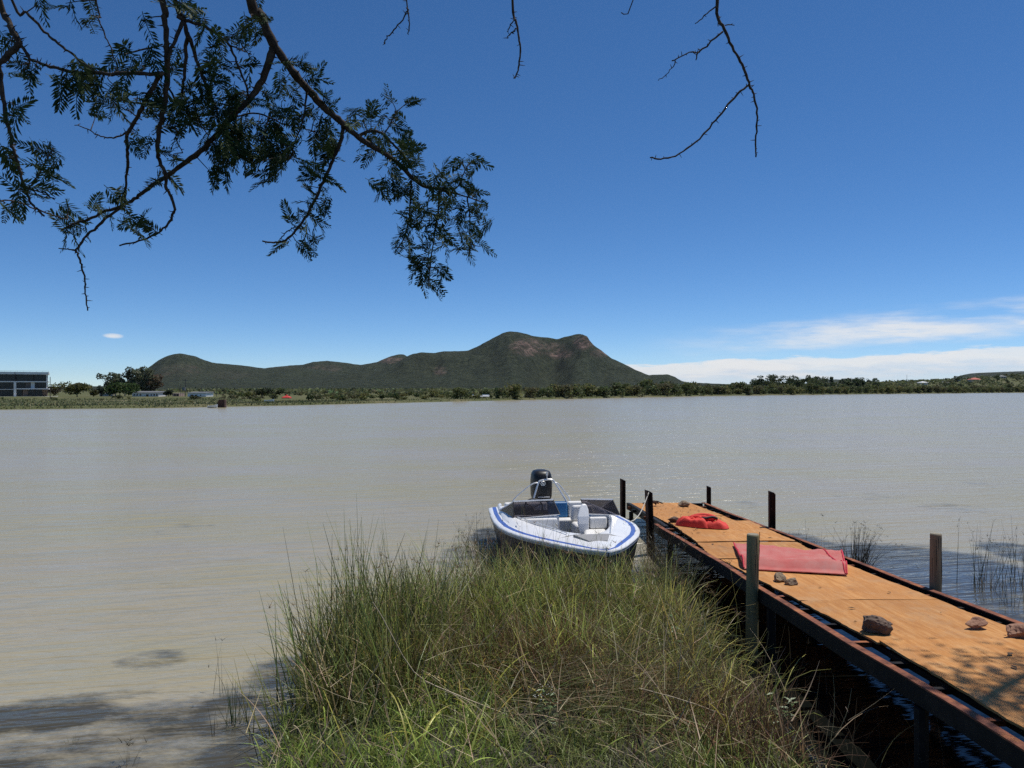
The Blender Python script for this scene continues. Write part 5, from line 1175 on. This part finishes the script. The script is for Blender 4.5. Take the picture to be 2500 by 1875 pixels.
reed_clump(W(525, 1800), 3, .15, .3, 'bare upright twig in the water left of the grass', 5, .02, .06, .1, (.04, .035, .03), .0, .008, False)
reed_clump(W(650, 1860), 9, .5, .85, 'long arching stems leaning out over the water at bottom left', 6, .06, .5, .9, (.045, .05, .025), .2, .007, False, 3.1)
reed_clump(W(2405, 1432), 26, .5, 1.0, 'tall sparse reeds left half of the stand in the dark bay', 7, .16, .12, .2, (.035, .04, .025), .25, .011)
reed_clump(W(2470, 1420), 34, .5, 1.05, 'denser reeds at the right edge of view in the dark bay', 8, .2, .13, .25, (.04, .045, .026), .3, .011)
reed_clump(W(2420, 1428), 46, .15, .4, 'tangle of dry reed leaves at the foot of the reeds in the bay', 9, .16, .6, .8, (.10, .085, .055), .7, .007, False)
reed_clump(W(2500, 1480), 22, .4, .9, 'nearest reeds at the right edge of view over the bay', 10, .2, .2, .4, (.04, .045, .026), .3, .008)
reed_clump((5.22, 11.5, 0), 170, .5, 1.0, 'dark thick bundle of dead reeds leaning right behind the pier', 11, .045, .12, .75, (.045, .038, .028), .25, .013, True, .35)
reed_clump((4.95, 12.2, 0), 16, .5, .95, 'thin bent reeds left of the dark reed bundle behind the pier', 12, .16, .2, .6, (.04, .04, .028), .2, .012, True)
reed_clump((4.80, 13.0, 0), 14, .4, .75, 'short dry weeds by the rusty post on the right side of the pier', 13, .10, .15, .3, (.045, .04, .03), .4, .010, True)
reed_clump((4.80, 13.5, .05), 12, .3, .7, 'pale curled weed stem winding round the rusty post at right', 14, .05, .2, .9, (.2, .17, .12), .5, .006, False)
reed_clump((2.45, 13.1, 0), 130, .4, .9, 'dry brown weeds wedged between the boat and the pier', 15, .14, .3, .8, (.10, .085, .045), .5, .007)
reed_clump((2.4, 12.0, 0), 150, .4, .85, 'dark weeds under the pier edge right of the boat bow', 16, .16, .25, .7, (.05, .055, .03), .3, .007)
reed_clump((2.15, 11.5, 0), 130, .35, .75, 'dark tangle of weeds in the water right beside the boat bow', 24, .2, .25, .7, (.05, .055, .03), .35, .008)
reed_clump((2.4, 10.9, 0), 130, .4, .8, 'mixed sedges beside the pier beam in front of the bow', 17, .2, .25, .7, (.06, .07, .035), .3, .007)
for k_, (s_, r_, n_) in enumerate(((1.0, -.95, 46), (1.7, -1.2, 50), (2.5, -1.36, 46), (3.3, -1.4, 46))):
    c = B(s_, r_, 0); reed_clump((c[0], c[1], 0), n_ * 2, .4, .82, ['dark sedge tuft under the left rim just behind the bow', 'dark sedge tuft below the left rim by the bow cushion', 'dark sedge tuft below the left rim by the windscreen', 'dark sedge tuft below the left rim abreast of the helm'][k_], 60 + k_, .2, .25, .5, (.05, .052, .028), .35, .009)
reed_clump((-.62, 14.2, 0), 70, .2, .42, 'dark water weeds at the left side of the boat hull', 22, .16, .4, .6, (.05, .055, .03), .3, .009, False)
reed_clump((-.25, 12.9, 0), 60, .25, .5, 'dark sedges hugging the boat hull left of its bow', 23, .18, .3, .6, (.06, .066, .035), .3, .008)
reed_clump((2.62, 7.4, .0), 16, .4, .8, 'seeding grass stems beside the foot of the greenish timber post', 18, .16, .25, .6, (.09, .09, .055), .4, .006)
reed_clump((2.55, 6.2, 0), 18, .35, .75, 'silvery seeding grasses at the bottom right in front of the pier', 19, .25, .2, .6, (.10, .10, .065), .4, .006)
reed_clump((2.9, 5.5, 0), 14, .3, .7, 'grass stems rising before the pier beam at bottom right', 20, .25, .2, .5, (.08, .085, .05), .4, .006)

# ------------------------------------------------------------------ THORN TREE OVERHEAD
tbark, t, b = new_mat('dark thorn tree bark'); b.inputs['Roughness'].default_value = .92; b.inputs['Specular IOR Level'].default_value = .15
f = link_noise(t, 30, 5, .7); t.links.new(ramp(t, f, [(.35, (.030, .024, .020)), (.6, (.075, .060, .048)), (.8, (.13, .11, .09))]), b.inputs['Base Color']); bump(t, b, f, .8, .006)
leafm, t, b = new_mat('feathery leaf'); b.inputs['Roughness'].default_value = .6; b.inputs['Specular IOR Level'].default_value = .1
oi = t.nodes.new('ShaderNodeObjectInfo'); lc = ramp(t, oi.outputs['Random'], [(0, (.026, .050, .020)), (.5, (.038, .066, .024)), (1, (.06, .082, .032))]); t.links.new(lc, b.inputs['Base Color'])
tr = t.nodes.new('ShaderNodeBsdfTranslucent'); t.links.new(lc, tr.inputs[0]); mx = t.nodes.new('ShaderNodeMixShader'); mx.inputs[0].default_value = .2
t.links.new(b.outputs[0], mx.inputs[1]); t.links.new(tr.outputs[0], mx.inputs[2]); t.links.new(mx.outputs[0], t.nodes['Material Output'].inputs[0])
TREE = thing('thorn_tree', (-3.0, -1.6, 1.3), 'thorn tree with feathery leaves hanging over the lake from above', 'tree')
trunk_pts = catmull([(-3.0, -1.6, 1.1), (-2.9, -1.4, 2.2), (-2.6, -1.0, 3.4), (-1.9, -.1, 4.7)], 4)
tk_ = MB(); tk_.tube(trunk_pts, np.linspace(.2, .14, len(trunk_pts)), 14); tk_.build('trunk', tbark, TREE, True)
LIMBS = [catmull([(-1.9, -.1, 4.7), (-.9, 1.1, 5.2), (.5, 2.1, 5.5), (2.0, 2.9, 5.9), (3.6, 4.4, 6.8), (5.3, 6.5, 7.75), (6.4, 7.4, 8.3)], 5), catmull([(-1.9, -.1, 4.7), (-2.2, 1.2, 5.0), (-2.4, 2.2, 5.4), (-2.3, 3.2, 6.0)], 4), catmull([(-.9, 1.1, 5.2), (-.9, 2.2, 5.4), (-.7, 3.2, 5.9)], 4)]
for l_, r0 in zip(LIMBS, (.11, .085, .07)): MB().tube(l_, np.linspace(r0, r0 * .3, len(l_)), 9).build('limb', tbark, TREE, True)
LP = np.array([p for l_ in LIMBS for p in l_])
BR_ = [  # name-less branches: (points in photo pixels, depth at start and end in metres, radius in photo pixels at start and end)
 ([(612, 0), (636, 37), (666, 105), (703, 159), (747, 214), (792, 263), (832, 297), (866, 328), (913, 360), (954, 385), (989, 416), (1032, 454), (1073, 462), (1101, 472)], 3.0, 3.6, 13, 3.5, 1),
 ([(666, 115), (649, 176), (632, 210), (605, 244), (551, 302), (500, 359), (445, 402), (407, 431), (374, 450), (339, 477), (306, 499), (258, 515), (217, 534), (184, 545), (148, 562)], 3.1, 3.2, 9, 2, 0),
 ([(306, 497), (260, 532), (231, 559), (206, 583), (187, 610), (190, 621), (199, 646), (206, 681), (209, 716), (213, 757)], 3.17, 3.2, 3.5, 1.6, 0),
 ([(187, 610), (165, 608), (146, 608)], 3.18, 3.18, 1.8, 1.2, 0),
 ([(397, 0), (401, 41), (407, 95), (408, 149), (407, 203), (400, 258), (390, 312), (385, 366), (390, 395), (407, 429), (404, 453), (415, 475), (426, 502), (423, 524), (407, 551), (380, 570), (339, 589), (293, 599)], 2.7, 3.1, 8, 2, 1),
 ([(428, 0), (445, 41), (456, 81), (453, 136), (450, 190), (442, 233)], 2.75, 2.9, 8.5, 3, 1),
 ([(446, 52), (431, 90), (418, 122), (409, 145)], 2.78, 2.75, 5, 4, 0),
 ([(458, 80), (477, 136), (496, 195), (521, 244), (535, 290)], 2.8, 3.0, 5, 2, 0),
 ([(432, 40), (461, 52), (502, 65), (537, 90), (559, 108), (578, 152), (600, 206), (607, 238)], 2.75, 3.1, 4.5, 2.2, 0),
 ([(561, 110), (590, 122), (615, 135)], 2.95, 3.0, 2, 1, 0),
 ([(400, 178), (366, 180), (298, 179), (236, 179), (174, 174), (130, 165), (103, 155), (76, 146), (60, 122)], 2.72, 2.7, 5, 3, 0),
 ([(392, 180), (363, 231), (342, 274), (317, 317), (309, 330), (309, 353), (313, 391), (309, 431), (306, 472), (305, 496)], 2.73, 3.15, 5.5, 2.5, 0),
 ([(309, 325), (279, 336), (252, 334), (222, 320), (184, 304)], 2.95, 2.95, 2.2, 1, 0),
 ([(0, 5), (16, 41), (33, 76), (46, 108), (27, 127), (0, 152), (-30, 170)], 2.6, 2.6, 7.5, 7, 1),
 ([(46, 105), (60, 122), (72, 144), (70, 160)], 2.6, 2.62, 5, 2, 0),
 ([(-12, 150), (0, 168), (8, 244), (16, 293), (30, 339), (30, 364), (41, 391), (49, 423), (60, 458), (73, 491), (92, 513), (108, 528)], 2.6, 2.75, 5.5, 2.2, 0),
 ([(0, 490), (38, 491), (73, 505), (108, 518), (163, 537)], 2.72, 3.1, 1.8, 1.8, 0),
 ([(66, 470), (73, 456), (92, 429), (117, 385), (125, 370)], 2.7, 2.7, 2.8, 1.4, 0),
 ([(68, 460), (92, 467), (117, 477), (134, 488)], 2.7, 2.7, 2.2, 1.2, 0),
 ([(30, 0), (65, 30), (108, 76), (141, 106), (174, 130), (206, 157), (236, 179)], 2.6, 2.7, 4, 2.5, 1),
 ([(235, 0), (241, 43), (255, 84), (271, 119), (279, 150)], 2.7, 2.7, 2.2, 1.4, 1),
 ([(293, 133), (339, 123), (398, 110)], 2.7, 2.7, 1.8, 2, 0),
 ([(285, 244), (333, 252), (395, 260)], 2.8, 2.8, 1.6, 2, 0),
 ([(279, 252), (314, 271), (347, 293)], 2.85, 2.85, 1.6, 1.6, 0),
 ([(750, 220), (744, 269), (735, 310), (719, 350), (714, 382)], 3.2, 3.15, 2.5, 1.2, 0),
 ([(838, 303), (832, 344), (819, 375), (800, 419), (782, 460), (763, 498), (741, 538), (722, 563), (700, 585), (675, 592), (641, 589)], 3.3, 3.4, 5, 2, 0),
 ([(722, 553), (705, 562), (690, 578), (682, 588)], 3.38, 3.38, 1.5, 1.2, 0),
 ([(876, 332), (901, 321), (926, 322), (954, 347), (976, 369), (1000, 402)], 3.38, 3.5, 4.5, 2, 0),
 ([(935, 330), (955, 300), (965, 275)], 3.42, 3.45, 2, 1.2, 0),
 ([(1073, 462), (1070, 513), (1061, 570), (1054, 617), (1045, 695)], 3.58, 3.55, 2.8, 1.3, 0),
 ([(1004, 440), (998, 529), (989, 576), (964, 617)], 3.53, 3.5, 2.4, 1.2, 0),
 ([(1089, 467), (1133, 478), (1180, 495)], 3.6, 3.65, 2.4, 1.2, 0),
 ([(1140, 482), (1148, 545), (1145, 623)], 3.63, 3.6, 2, 1.2, 0),
 ([(1101, 470), (1123, 448), (1133, 419), (1145, 402)], 3.6, 3.65, 2, 1.1, 0),
 ([(570, 285), (631, 278), (694, 303), (735, 312), (763, 319)], 3.15, 3.25, 2.2, 1.4, 0),
 ([(407, 210), (440, 258), (470, 290), (510, 330)], 2.9, 3.0, 2.6, 1.6, 0),
 ([(470, 290), (430, 330), (445, 372)], 2.95, 3.0, 1.8, 1.2, 0),
 ([(1750, 0), (1769, 71), (1792, 123), (1816, 166), (1830, 209), (1842, 237), (1848, 285), (1845, 342), (1845, 385)], 3.2, 3.3, 5, 1.8, 1),
 ([(1764, 78), (1716, 119), (1702, 128), (1683, 128), (1641, 150)], 3.22, 3.2, 2.4, 1.4, 0),
 ([(1650, 148), (1636, 171), (1607, 197)], 3.2, 3.2, 1.2, .8, 0), ([(1704, 128), (1699, 147)], 3.2, 3.2, 1.8, 1.4, 0),
 ([(1828, 209), (1792, 237), (1754, 285), (1716, 328), (1669, 370), (1622, 388), (1588, 385)], 3.25, 3.2, 2.8, 1.8, 0),
 ([(1750, 14), (1726, 33), (1697, 59)], 3.2, 3.2, 1.8, 1.1, 0), ([(1755, 40), (1753, 66)], 3.2, 3.2, 1.8, 1.1, 0), ([(1770, 60), (1792, 61)], 3.2, 3.2, 1.5, 1.0, 0),
 ([(1251, 0), (1261, 52), (1266, 85), (1270, 123), (1266, 166), (1254, 192)], 3.0, 3.05, 4, 1.6, 1),
 ([(1262, 70), (1250, 80), (1238, 93)], 3.0, 3.0, 1.8, 1.2, 0), ([(1257, 45), (1245, 65), (1239, 79)], 3.0, 3.0, 1.5, 1.1, 0),
 ([(993, 0), (993, 28), (971, 62), (947, 90), (938, 107)], 3.0, 3.0, 2.2, 1.4, 1), ([(994, 20), (1000, 52), (996, 85)], 3.0, 3.0, 1.7, 1.3, 0),
 ([(1546, 0), (1517, 31)], 3.1, 3.1, 1.8, 1.2, 1)]
bobjs = []; bpts = []
rngt = np.random.default_rng(12)
for (pts, d0, d1, r0, r1, root) in BR_:
    n = len(pts); c = [P(px, py, d0 + (d1 - d0) * i / (n - 1)) for i, (px, py) in enumerate(pts)]
    if root:                       # carry on upwards, out of the frame, to the nearest limb
        hd = c[0] + np.array([(c[0] - c[1])[0] * .6, -.25, .45]); k = np.argmin(np.linalg.norm(LP - (hd + np.array([-.2, -.3, .3])), axis=1)); c = [LP[k], (LP[k] + hd) / 2 + np.array([0, .05, -.05]), hd] + c
    cs = catmull(c, 5 if n > 2 else 3); m = len(cs)
    cs = [p + rngt.normal(0, .0016, 3) for p in cs]
    rad = np.linspace(r0, r1, m) / F * (d0 + d1) / 2 * 1.0
    if root: rad[:10] *= np.linspace(1.8, 1.0, 10)
    rad = rad * (1 + rngt.normal(0, .07, m)); m_ = MB(); m_.tube(cs, rad, 7)
    for i in range(1, m - 1):      # paired thorns and knobs
        if rngt.random() < .55:
            a = rngt.normal(size=3); tdir = np.array(cs[i + 1]) - np.array(cs[i - 1]); tdir /= np.linalg.norm(tdir); a -= tdir * (a @ tdir); a /= np.linalg.norm(a)
            L_ = rngt.uniform(.006, .022); s = np.array(cs[i]); m_.tube([s, s + a * (rad[i] + L_ * .5), s + a * (rad[i] + L_)], [max(rad[i] * .5, .0018), .0015, .0005], 4, False)
    bobjs.append(m_.build('branch', tbark, TREE, True)); bpts.append(np.array(cs))
# one feathery leaf: a midrib with pairs of narrow leaflets, as six slightly different meshes
def frond_mesh(i):
    rng = np.random.default_rng(40 + i); V = []; Fc = []; np_ = 11 + i % 3; Ln = .098; cv = rng.uniform(.1, .7)
    def spine(q): return np.array([Ln * q, 0, -cv * Ln * q * q * .8])
    for k in range(6):
        a, c = spine(k / 6), spine((k + 1) / 6); wq = .0011; b0 = len(V); V += [a + [0, wq, 0], a - [0, wq, 0], c - [0, wq, 0], c + [0, wq, 0]]; Fc.append((b0, b0 + 1, b0 + 2, b0 + 3))
    for k in range(np_):
        q = .12 + .86 * k / (np_ - 1); s = spine(q); L_ = .034 * math.sin(math.pi * (.16 + .74 * q)) ** .7 * rng.uniform(.85, 1.1)
        for sg in (-1, 1):
            an = (1.05 - .45 * q) + rng.normal(0, .07); d_ = np.array([math.cos(an), sg * math.sin(an), rng.normal(-.12, .18)]); pr = np.array([-d_[1], d_[0], .2]) * .0034; b0 = len(V)
            e = s + d_ * L_ + np.array([0, 0, -.12 * L_]); md = s + d_ * L_ * .55
            V += [s, md + pr, e, md - pr]; Fc.append((b0, b0 + 1, b0 + 2, b0 + 3))
    me = bpy.data.meshes.new('leaf'); me.from_pydata([tuple(v) for v in V], [], Fc); me.materials.append(leafm); me.update(); return me, np.array(V), Fc
FM = [frond_mesh(i) for i in range(6)]
def A(l_): return [(x_ * .2712, y_ * .2712) for x_, y_ in l_]
def Bz(l_): return [(500 + x_ * .339, y_ * .339) for x_, y_ in l_]
def Cz(l_): return [(x_ * .2712, 350 + y_ * .2712) for x_, y_ in l_]
def Dz(l_): return [(600 + x_ * .3134, 200 + y_ * .3134) for x_, y_ in l_]
SPR = A([(340, 10), (590, 30), (820, 20), (880, 40), (800, 150), (1290, 190), (1380, 40), (1660, 60), (1760, 80), (1640, 20), (1830, 170), (1740, 140), (50, 350), (150, 560), (160, 640), (320, 610), (490, 560), (450, 700), (540, 700), (560, 760), (670, 560), (620, 650), (700, 670), (760, 610), (830, 590), (740, 720), (800, 730), (880, 700), (690, 850), (760, 770), (1020, 760), (1080, 820), (900, 800), (950, 900), (870, 1020), (1010, 970), (1110, 1040), (930, 860), (1040, 520), (1110, 430), (1070, 610), (1160, 600), (1270, 580), (1380, 500), (1200, 890), (1180, 920), (1300, 870), (1560, 600), (1600, 480), (1830, 600), (1880, 560), (1780, 720), (1960, 720), (1760, 850), (1850, 800), (1560, 830), (1640, 900), (1500, 1000), (1560, 1050), (1680, 1000), (1800, 1080), (1900, 1050), (1880, 970), (2000, 900), (2100, 870), (2150, 1080), (1600, 1180), (1220, 1200), (1300, 1180), (1330, 1270), (1200, 1290), (1530, 1370), (1560, 1420), (1850, 1260), (1990, 1400), (2100, 1300), (2030, 560), (2060, 340), (2150, 270), (2190, 580), (1960, 340), (1900, 420), (1800, 260), (2170, 400), (130, 950), (240, 980), (130, 1050), (400, 1350), (330, 1330), (470, 1320), (50, 1420), (1450, 820), (1400, 830)])
SPR += A([(1550, 930), (1620, 960), (1700, 920), (1480, 1100), (1540, 1120), (1640, 1080), (1740, 980), (1720, 1060), (1850, 900), (1960, 980), (2040, 1000), (2080, 950), (1980, 1100), (2060, 1180), (2130, 1200), (1660, 760), (1720, 820), (1900, 860), (2190, 940), (2180, 1230), (1840, 700), (1900, 640), (1440, 1060), (1380, 1000)])
SPR += Cz([(330, 60), (450, 50), (350, 180), (440, 270), (480, 180), (240, 380), (310, 430), (180, 440), (90, 570), (150, 530), (60, 130), (630, 570), (600, 640), (640, 690), (720, 740), (560, 760), (620, 830), (740, 800), (830, 430), (850, 550), (880, 570), (1050, 500), (1090, 430), (1400, 310), (1560, 290), (1180, 670), (1250, 700), (1250, 780), (1340, 750), (1280, 570), (1010, 640), (1950, 150), (1990, 60), (1920, 280), (2000, 290), (1560, 130), (1500, 60), (2090, 130), (2150, 60)])
SPR += Bz([(370, 20), (290, 190), (340, 140), (400, 210), (440, 100), (620, 660), (540, 590), (680, 440), (740, 520), (780, 560), (570, 450), (640, 560), (880, 700), (880, 760), (700, 820), (760, 810), (860, 900), (880, 940), (760, 1000), (640, 830), (560, 800), (480, 900), (420, 960), (560, 1000), (600, 1060), (640, 1000), (360, 1000), (300, 1050), (470, 820), (460, 680), (350, 720), (200, 680), (260, 700), (150, 850), (100, 820), (860, 1000), (900, 1040), (920, 1000), (1060, 790), (1140, 810), (1100, 860), (1200, 800), (1260, 840), (1340, 720), (1480, 730), (1390, 850), (1400, 920), (1060, 920), (1200, 1000), (1180, 1090), (1280, 1010), (1420, 1020), (1480, 1060), (1520, 1140), (1330, 950), (1430, 1100), (1350, 1130)])
SPR += Bz([(180, 900), (240, 930), (120, 960), (200, 1000), (140, 1080), (260, 1120), (330, 1120), (400, 1060), (460, 1100), (520, 1120), (380, 900), (310, 880), (60, 1060), (440, 1010), (520, 940), (700, 900), (800, 860), (820, 960)])
SPR += Dz([(60, 640), (120, 700), (160, 760), (200, 660), (260, 600), (300, 560), (100, 560), (180, 580), (240, 500), (1170, 640), (1140, 700), (1110, 790), (1190, 830), (1060, 810), (1260, 600), (1320, 620), (1180, 560), (1250, 490), (1340, 740), (1300, 780), (1250, 840), (1500, 690), (1460, 740), (1560, 780), (1620, 760), (1640, 640), (1720, 620), (1800, 620), (1760, 720), (1700, 800), (1620, 850), (1540, 880), (1460, 890), (1560, 940), (1290, 900), (1270, 980), (1340, 950), (1200, 1010), (1350, 1030), (1420, 980), (1320, 1100), (1270, 1150), (1210, 1180), (1190, 1270), (1290, 1220), (1290, 1270), (1420, 1100), (1420, 1200), (1540, 1160), (1550, 1270), (1540, 1040), (1480, 1040), (1400, 1280), (1290, 1360), (1370, 1370), (1330, 1430), (1450, 1370), (1390, 1450), (1480, 1440), (1420, 1520), (1520, 1480), (1400, 1570), (1460, 1580), (1660, 960), (1650, 1060), (1660, 1170), (1720, 1000), (1780, 980), (1840, 950), (1830, 1040), (1860, 1110), (1760, 1120), (1740, 1200), (1800, 1180), (1760, 1270), (1700, 1280), (1840, 1270), (1740, 1330), (1800, 870), (1760, 840), (500, 720), (490, 810), (540, 700), (650, 760), (600, 830), (500, 930), (620, 940), (480, 990), (340, 1040), (450, 1010), (550, 1080), (430, 1110), (500, 1150), (540, 1220), (260, 1270), (440, 1280), (600, 610), (620, 560), (640, 520), (680, 480)])
from mathutils import Matrix
allp = np.concatenate(bpts); alli = np.concatenate([np.full(len(p), i) for i, p in enumerate(bpts)])
lv = []
for (px, py) in SPR:
    if px < 430 and rngt.random() < .2: continue
    # the sprig sits at the depth of the nearest branch as seen there
    pr = np.stack([1250 + allp[:, 0] / allp[:, 1] * F, 937.5 - F * np.tan(np.arctan2(allp[:, 2] - EYE, allp[:, 1]) - PITCH)], -1)
    dd = np.hypot(pr[:, 0] - px, pr[:, 1] - py); dd[allp[:, 1] < 2.3] = 1e9; k = int(np.argmin(dd)); bi = int(alli[k])
    dep = allp[k, 1] + rngt.normal(0, .10); tgt = P(px, py, dep); src = allp[k]
    nf = 2 if px < 520 or dd[k] < 12 else (2 if rngt.random() < .4 else 3)
    if dd[k] > 10:                   # the little twig that carries it
        md = (src + tgt) / 2 + rngt.normal(0, .008, 3); pts_ = catmull([src, md, tgt], 3)
        MB().tube(pts_, np.linspace(.0024, .0011, len(pts_)), 4, False).build('twig', tbark, bobjs[bi])
    out = tgt - src; out = out / (np.linalg.norm(out) + 1e-6) if np.linalg.norm(out) > .01 else rngt.normal(size=3)
    for j in range(nf):
        d_ = out * .55 + rngt.normal(0, .75, 3) * np.array([1, .75, .8]) + np.array([0, 0, -.25]); d_ /= np.linalg.norm(d_)
        nrm = np.array([0, -.45, .6]) + rngt.normal(0, .5, 3); y_ = np.cross(nrm, d_); y_ /= np.linalg.norm(y_); z_ = np.cross(d_, y_); sc = rngt.uniform(.8, 1.35)
        org = tgt - d_ * .045 * sc + rngt.normal(0, .006, 3)
        lv.append((org, d_ * sc, y_ * sc, z_ * sc, bi, rngt.integers(6)))
rngt.shuffle(lv_i := np.arange(len(lv)))
rest_V = []; rest_F = []
for c_i, i in enumerate(lv_i):
    org, d_, y_, z_, bi, k = lv[i]; me, V_, F_ = FM[k]
    if c_i < 300:
        o = bpy.data.objects.new('leaf', me); COL.objects.link(o); o.parent = bobjs[bi]; l0 = np.array(wloc(bobjs[bi])); q = org - l0
        o.matrix_local = Matrix(((d_[0], y_[0], z_[0], q[0]), (d_[1], y_[1], z_[1], q[1]), (d_[2], y_[2], z_[2], q[2]), (0, 0, 0, 1)))
    else:
        b0 = len(rest_V); rest_V += list(org + V_[:, 0:1] * d_ + V_[:, 1:2] * y_ + V_[:, 2:3] * z_); rest_F += [tuple(a + b0 for a in f_) for f_ in F_]
# leaves of the canopy that roof the bank, higher up and out of the frame
for cx, cy, cz, n, sp_ in ((5.75, 6.95, 8.0, 260, .34), (6.25, 7.3, 8.15, 240, .36), (5.55, 6.45, 7.8, 150, .30), (6.6, 6.9, 8.3, 160, .35), (2.6, 3.2, 6.2, 120, .5), (.2, 2.0, 5.7, 140, .5), (-1.2, 1.4, 5.5, 120, .5), (-2.3, 2.6, 5.9, 160, .5), (-.7, 3.1, 6.1, 120, .4)):
    for i in range(n):
        org = np.array([cx, cy, cz]) + rngt.normal(0, sp_, 3) * np.array([1, 1, .35]); d_ = rngt.normal(size=3) * np.array([1, 1, .3]); d_ /= np.linalg.norm(d_); y_ = np.cross([0, 0, 1], d_); y_ /= np.linalg.norm(y_); z_ = np.cross(d_, y_)
        me, V_, F_ = FM[int(rngt.integers(6))]; b0 = len(rest_V); rest_V += list(org + (V_[:, 0:1] * d_ + V_[:, 1:2] * y_ + V_[:, 2:3] * z_) * 1.1); rest_F += [tuple(a + b0 for a in f_) for f_ in F_]
tag(mk('foliage', rest_V, rest_F, leafm, TREE), kind='stuff')

# ------------------------------------------------------------------ HAZE
HAZE = 1.0e-5
if HAZE:
    hz = MB().box(-15000, 15000, -200, 13000, -6, 310).build('haze', None)
    hm = bpy.data.materials.new('thin haze'); hm.use_nodes = True; t = hm.node_tree; t.nodes.remove(t.nodes['Principled BSDF'])
    pv = t.nodes.new('ShaderNodeVolumePrincipled'); pv.inputs['Color'].default_value = (.72, .82, .95, 1); pv.inputs['Density'].default_value = HAZE; pv.inputs['Anisotropy'].default_value = .2
    t.links.new(pv.outputs[0], t.nodes['Material Output'].inputs['Volume']); hz.data.materials.append(hm)
    tag(hz, 'thin bluish haze in the air over the lake', 'haze', kind='stuff')
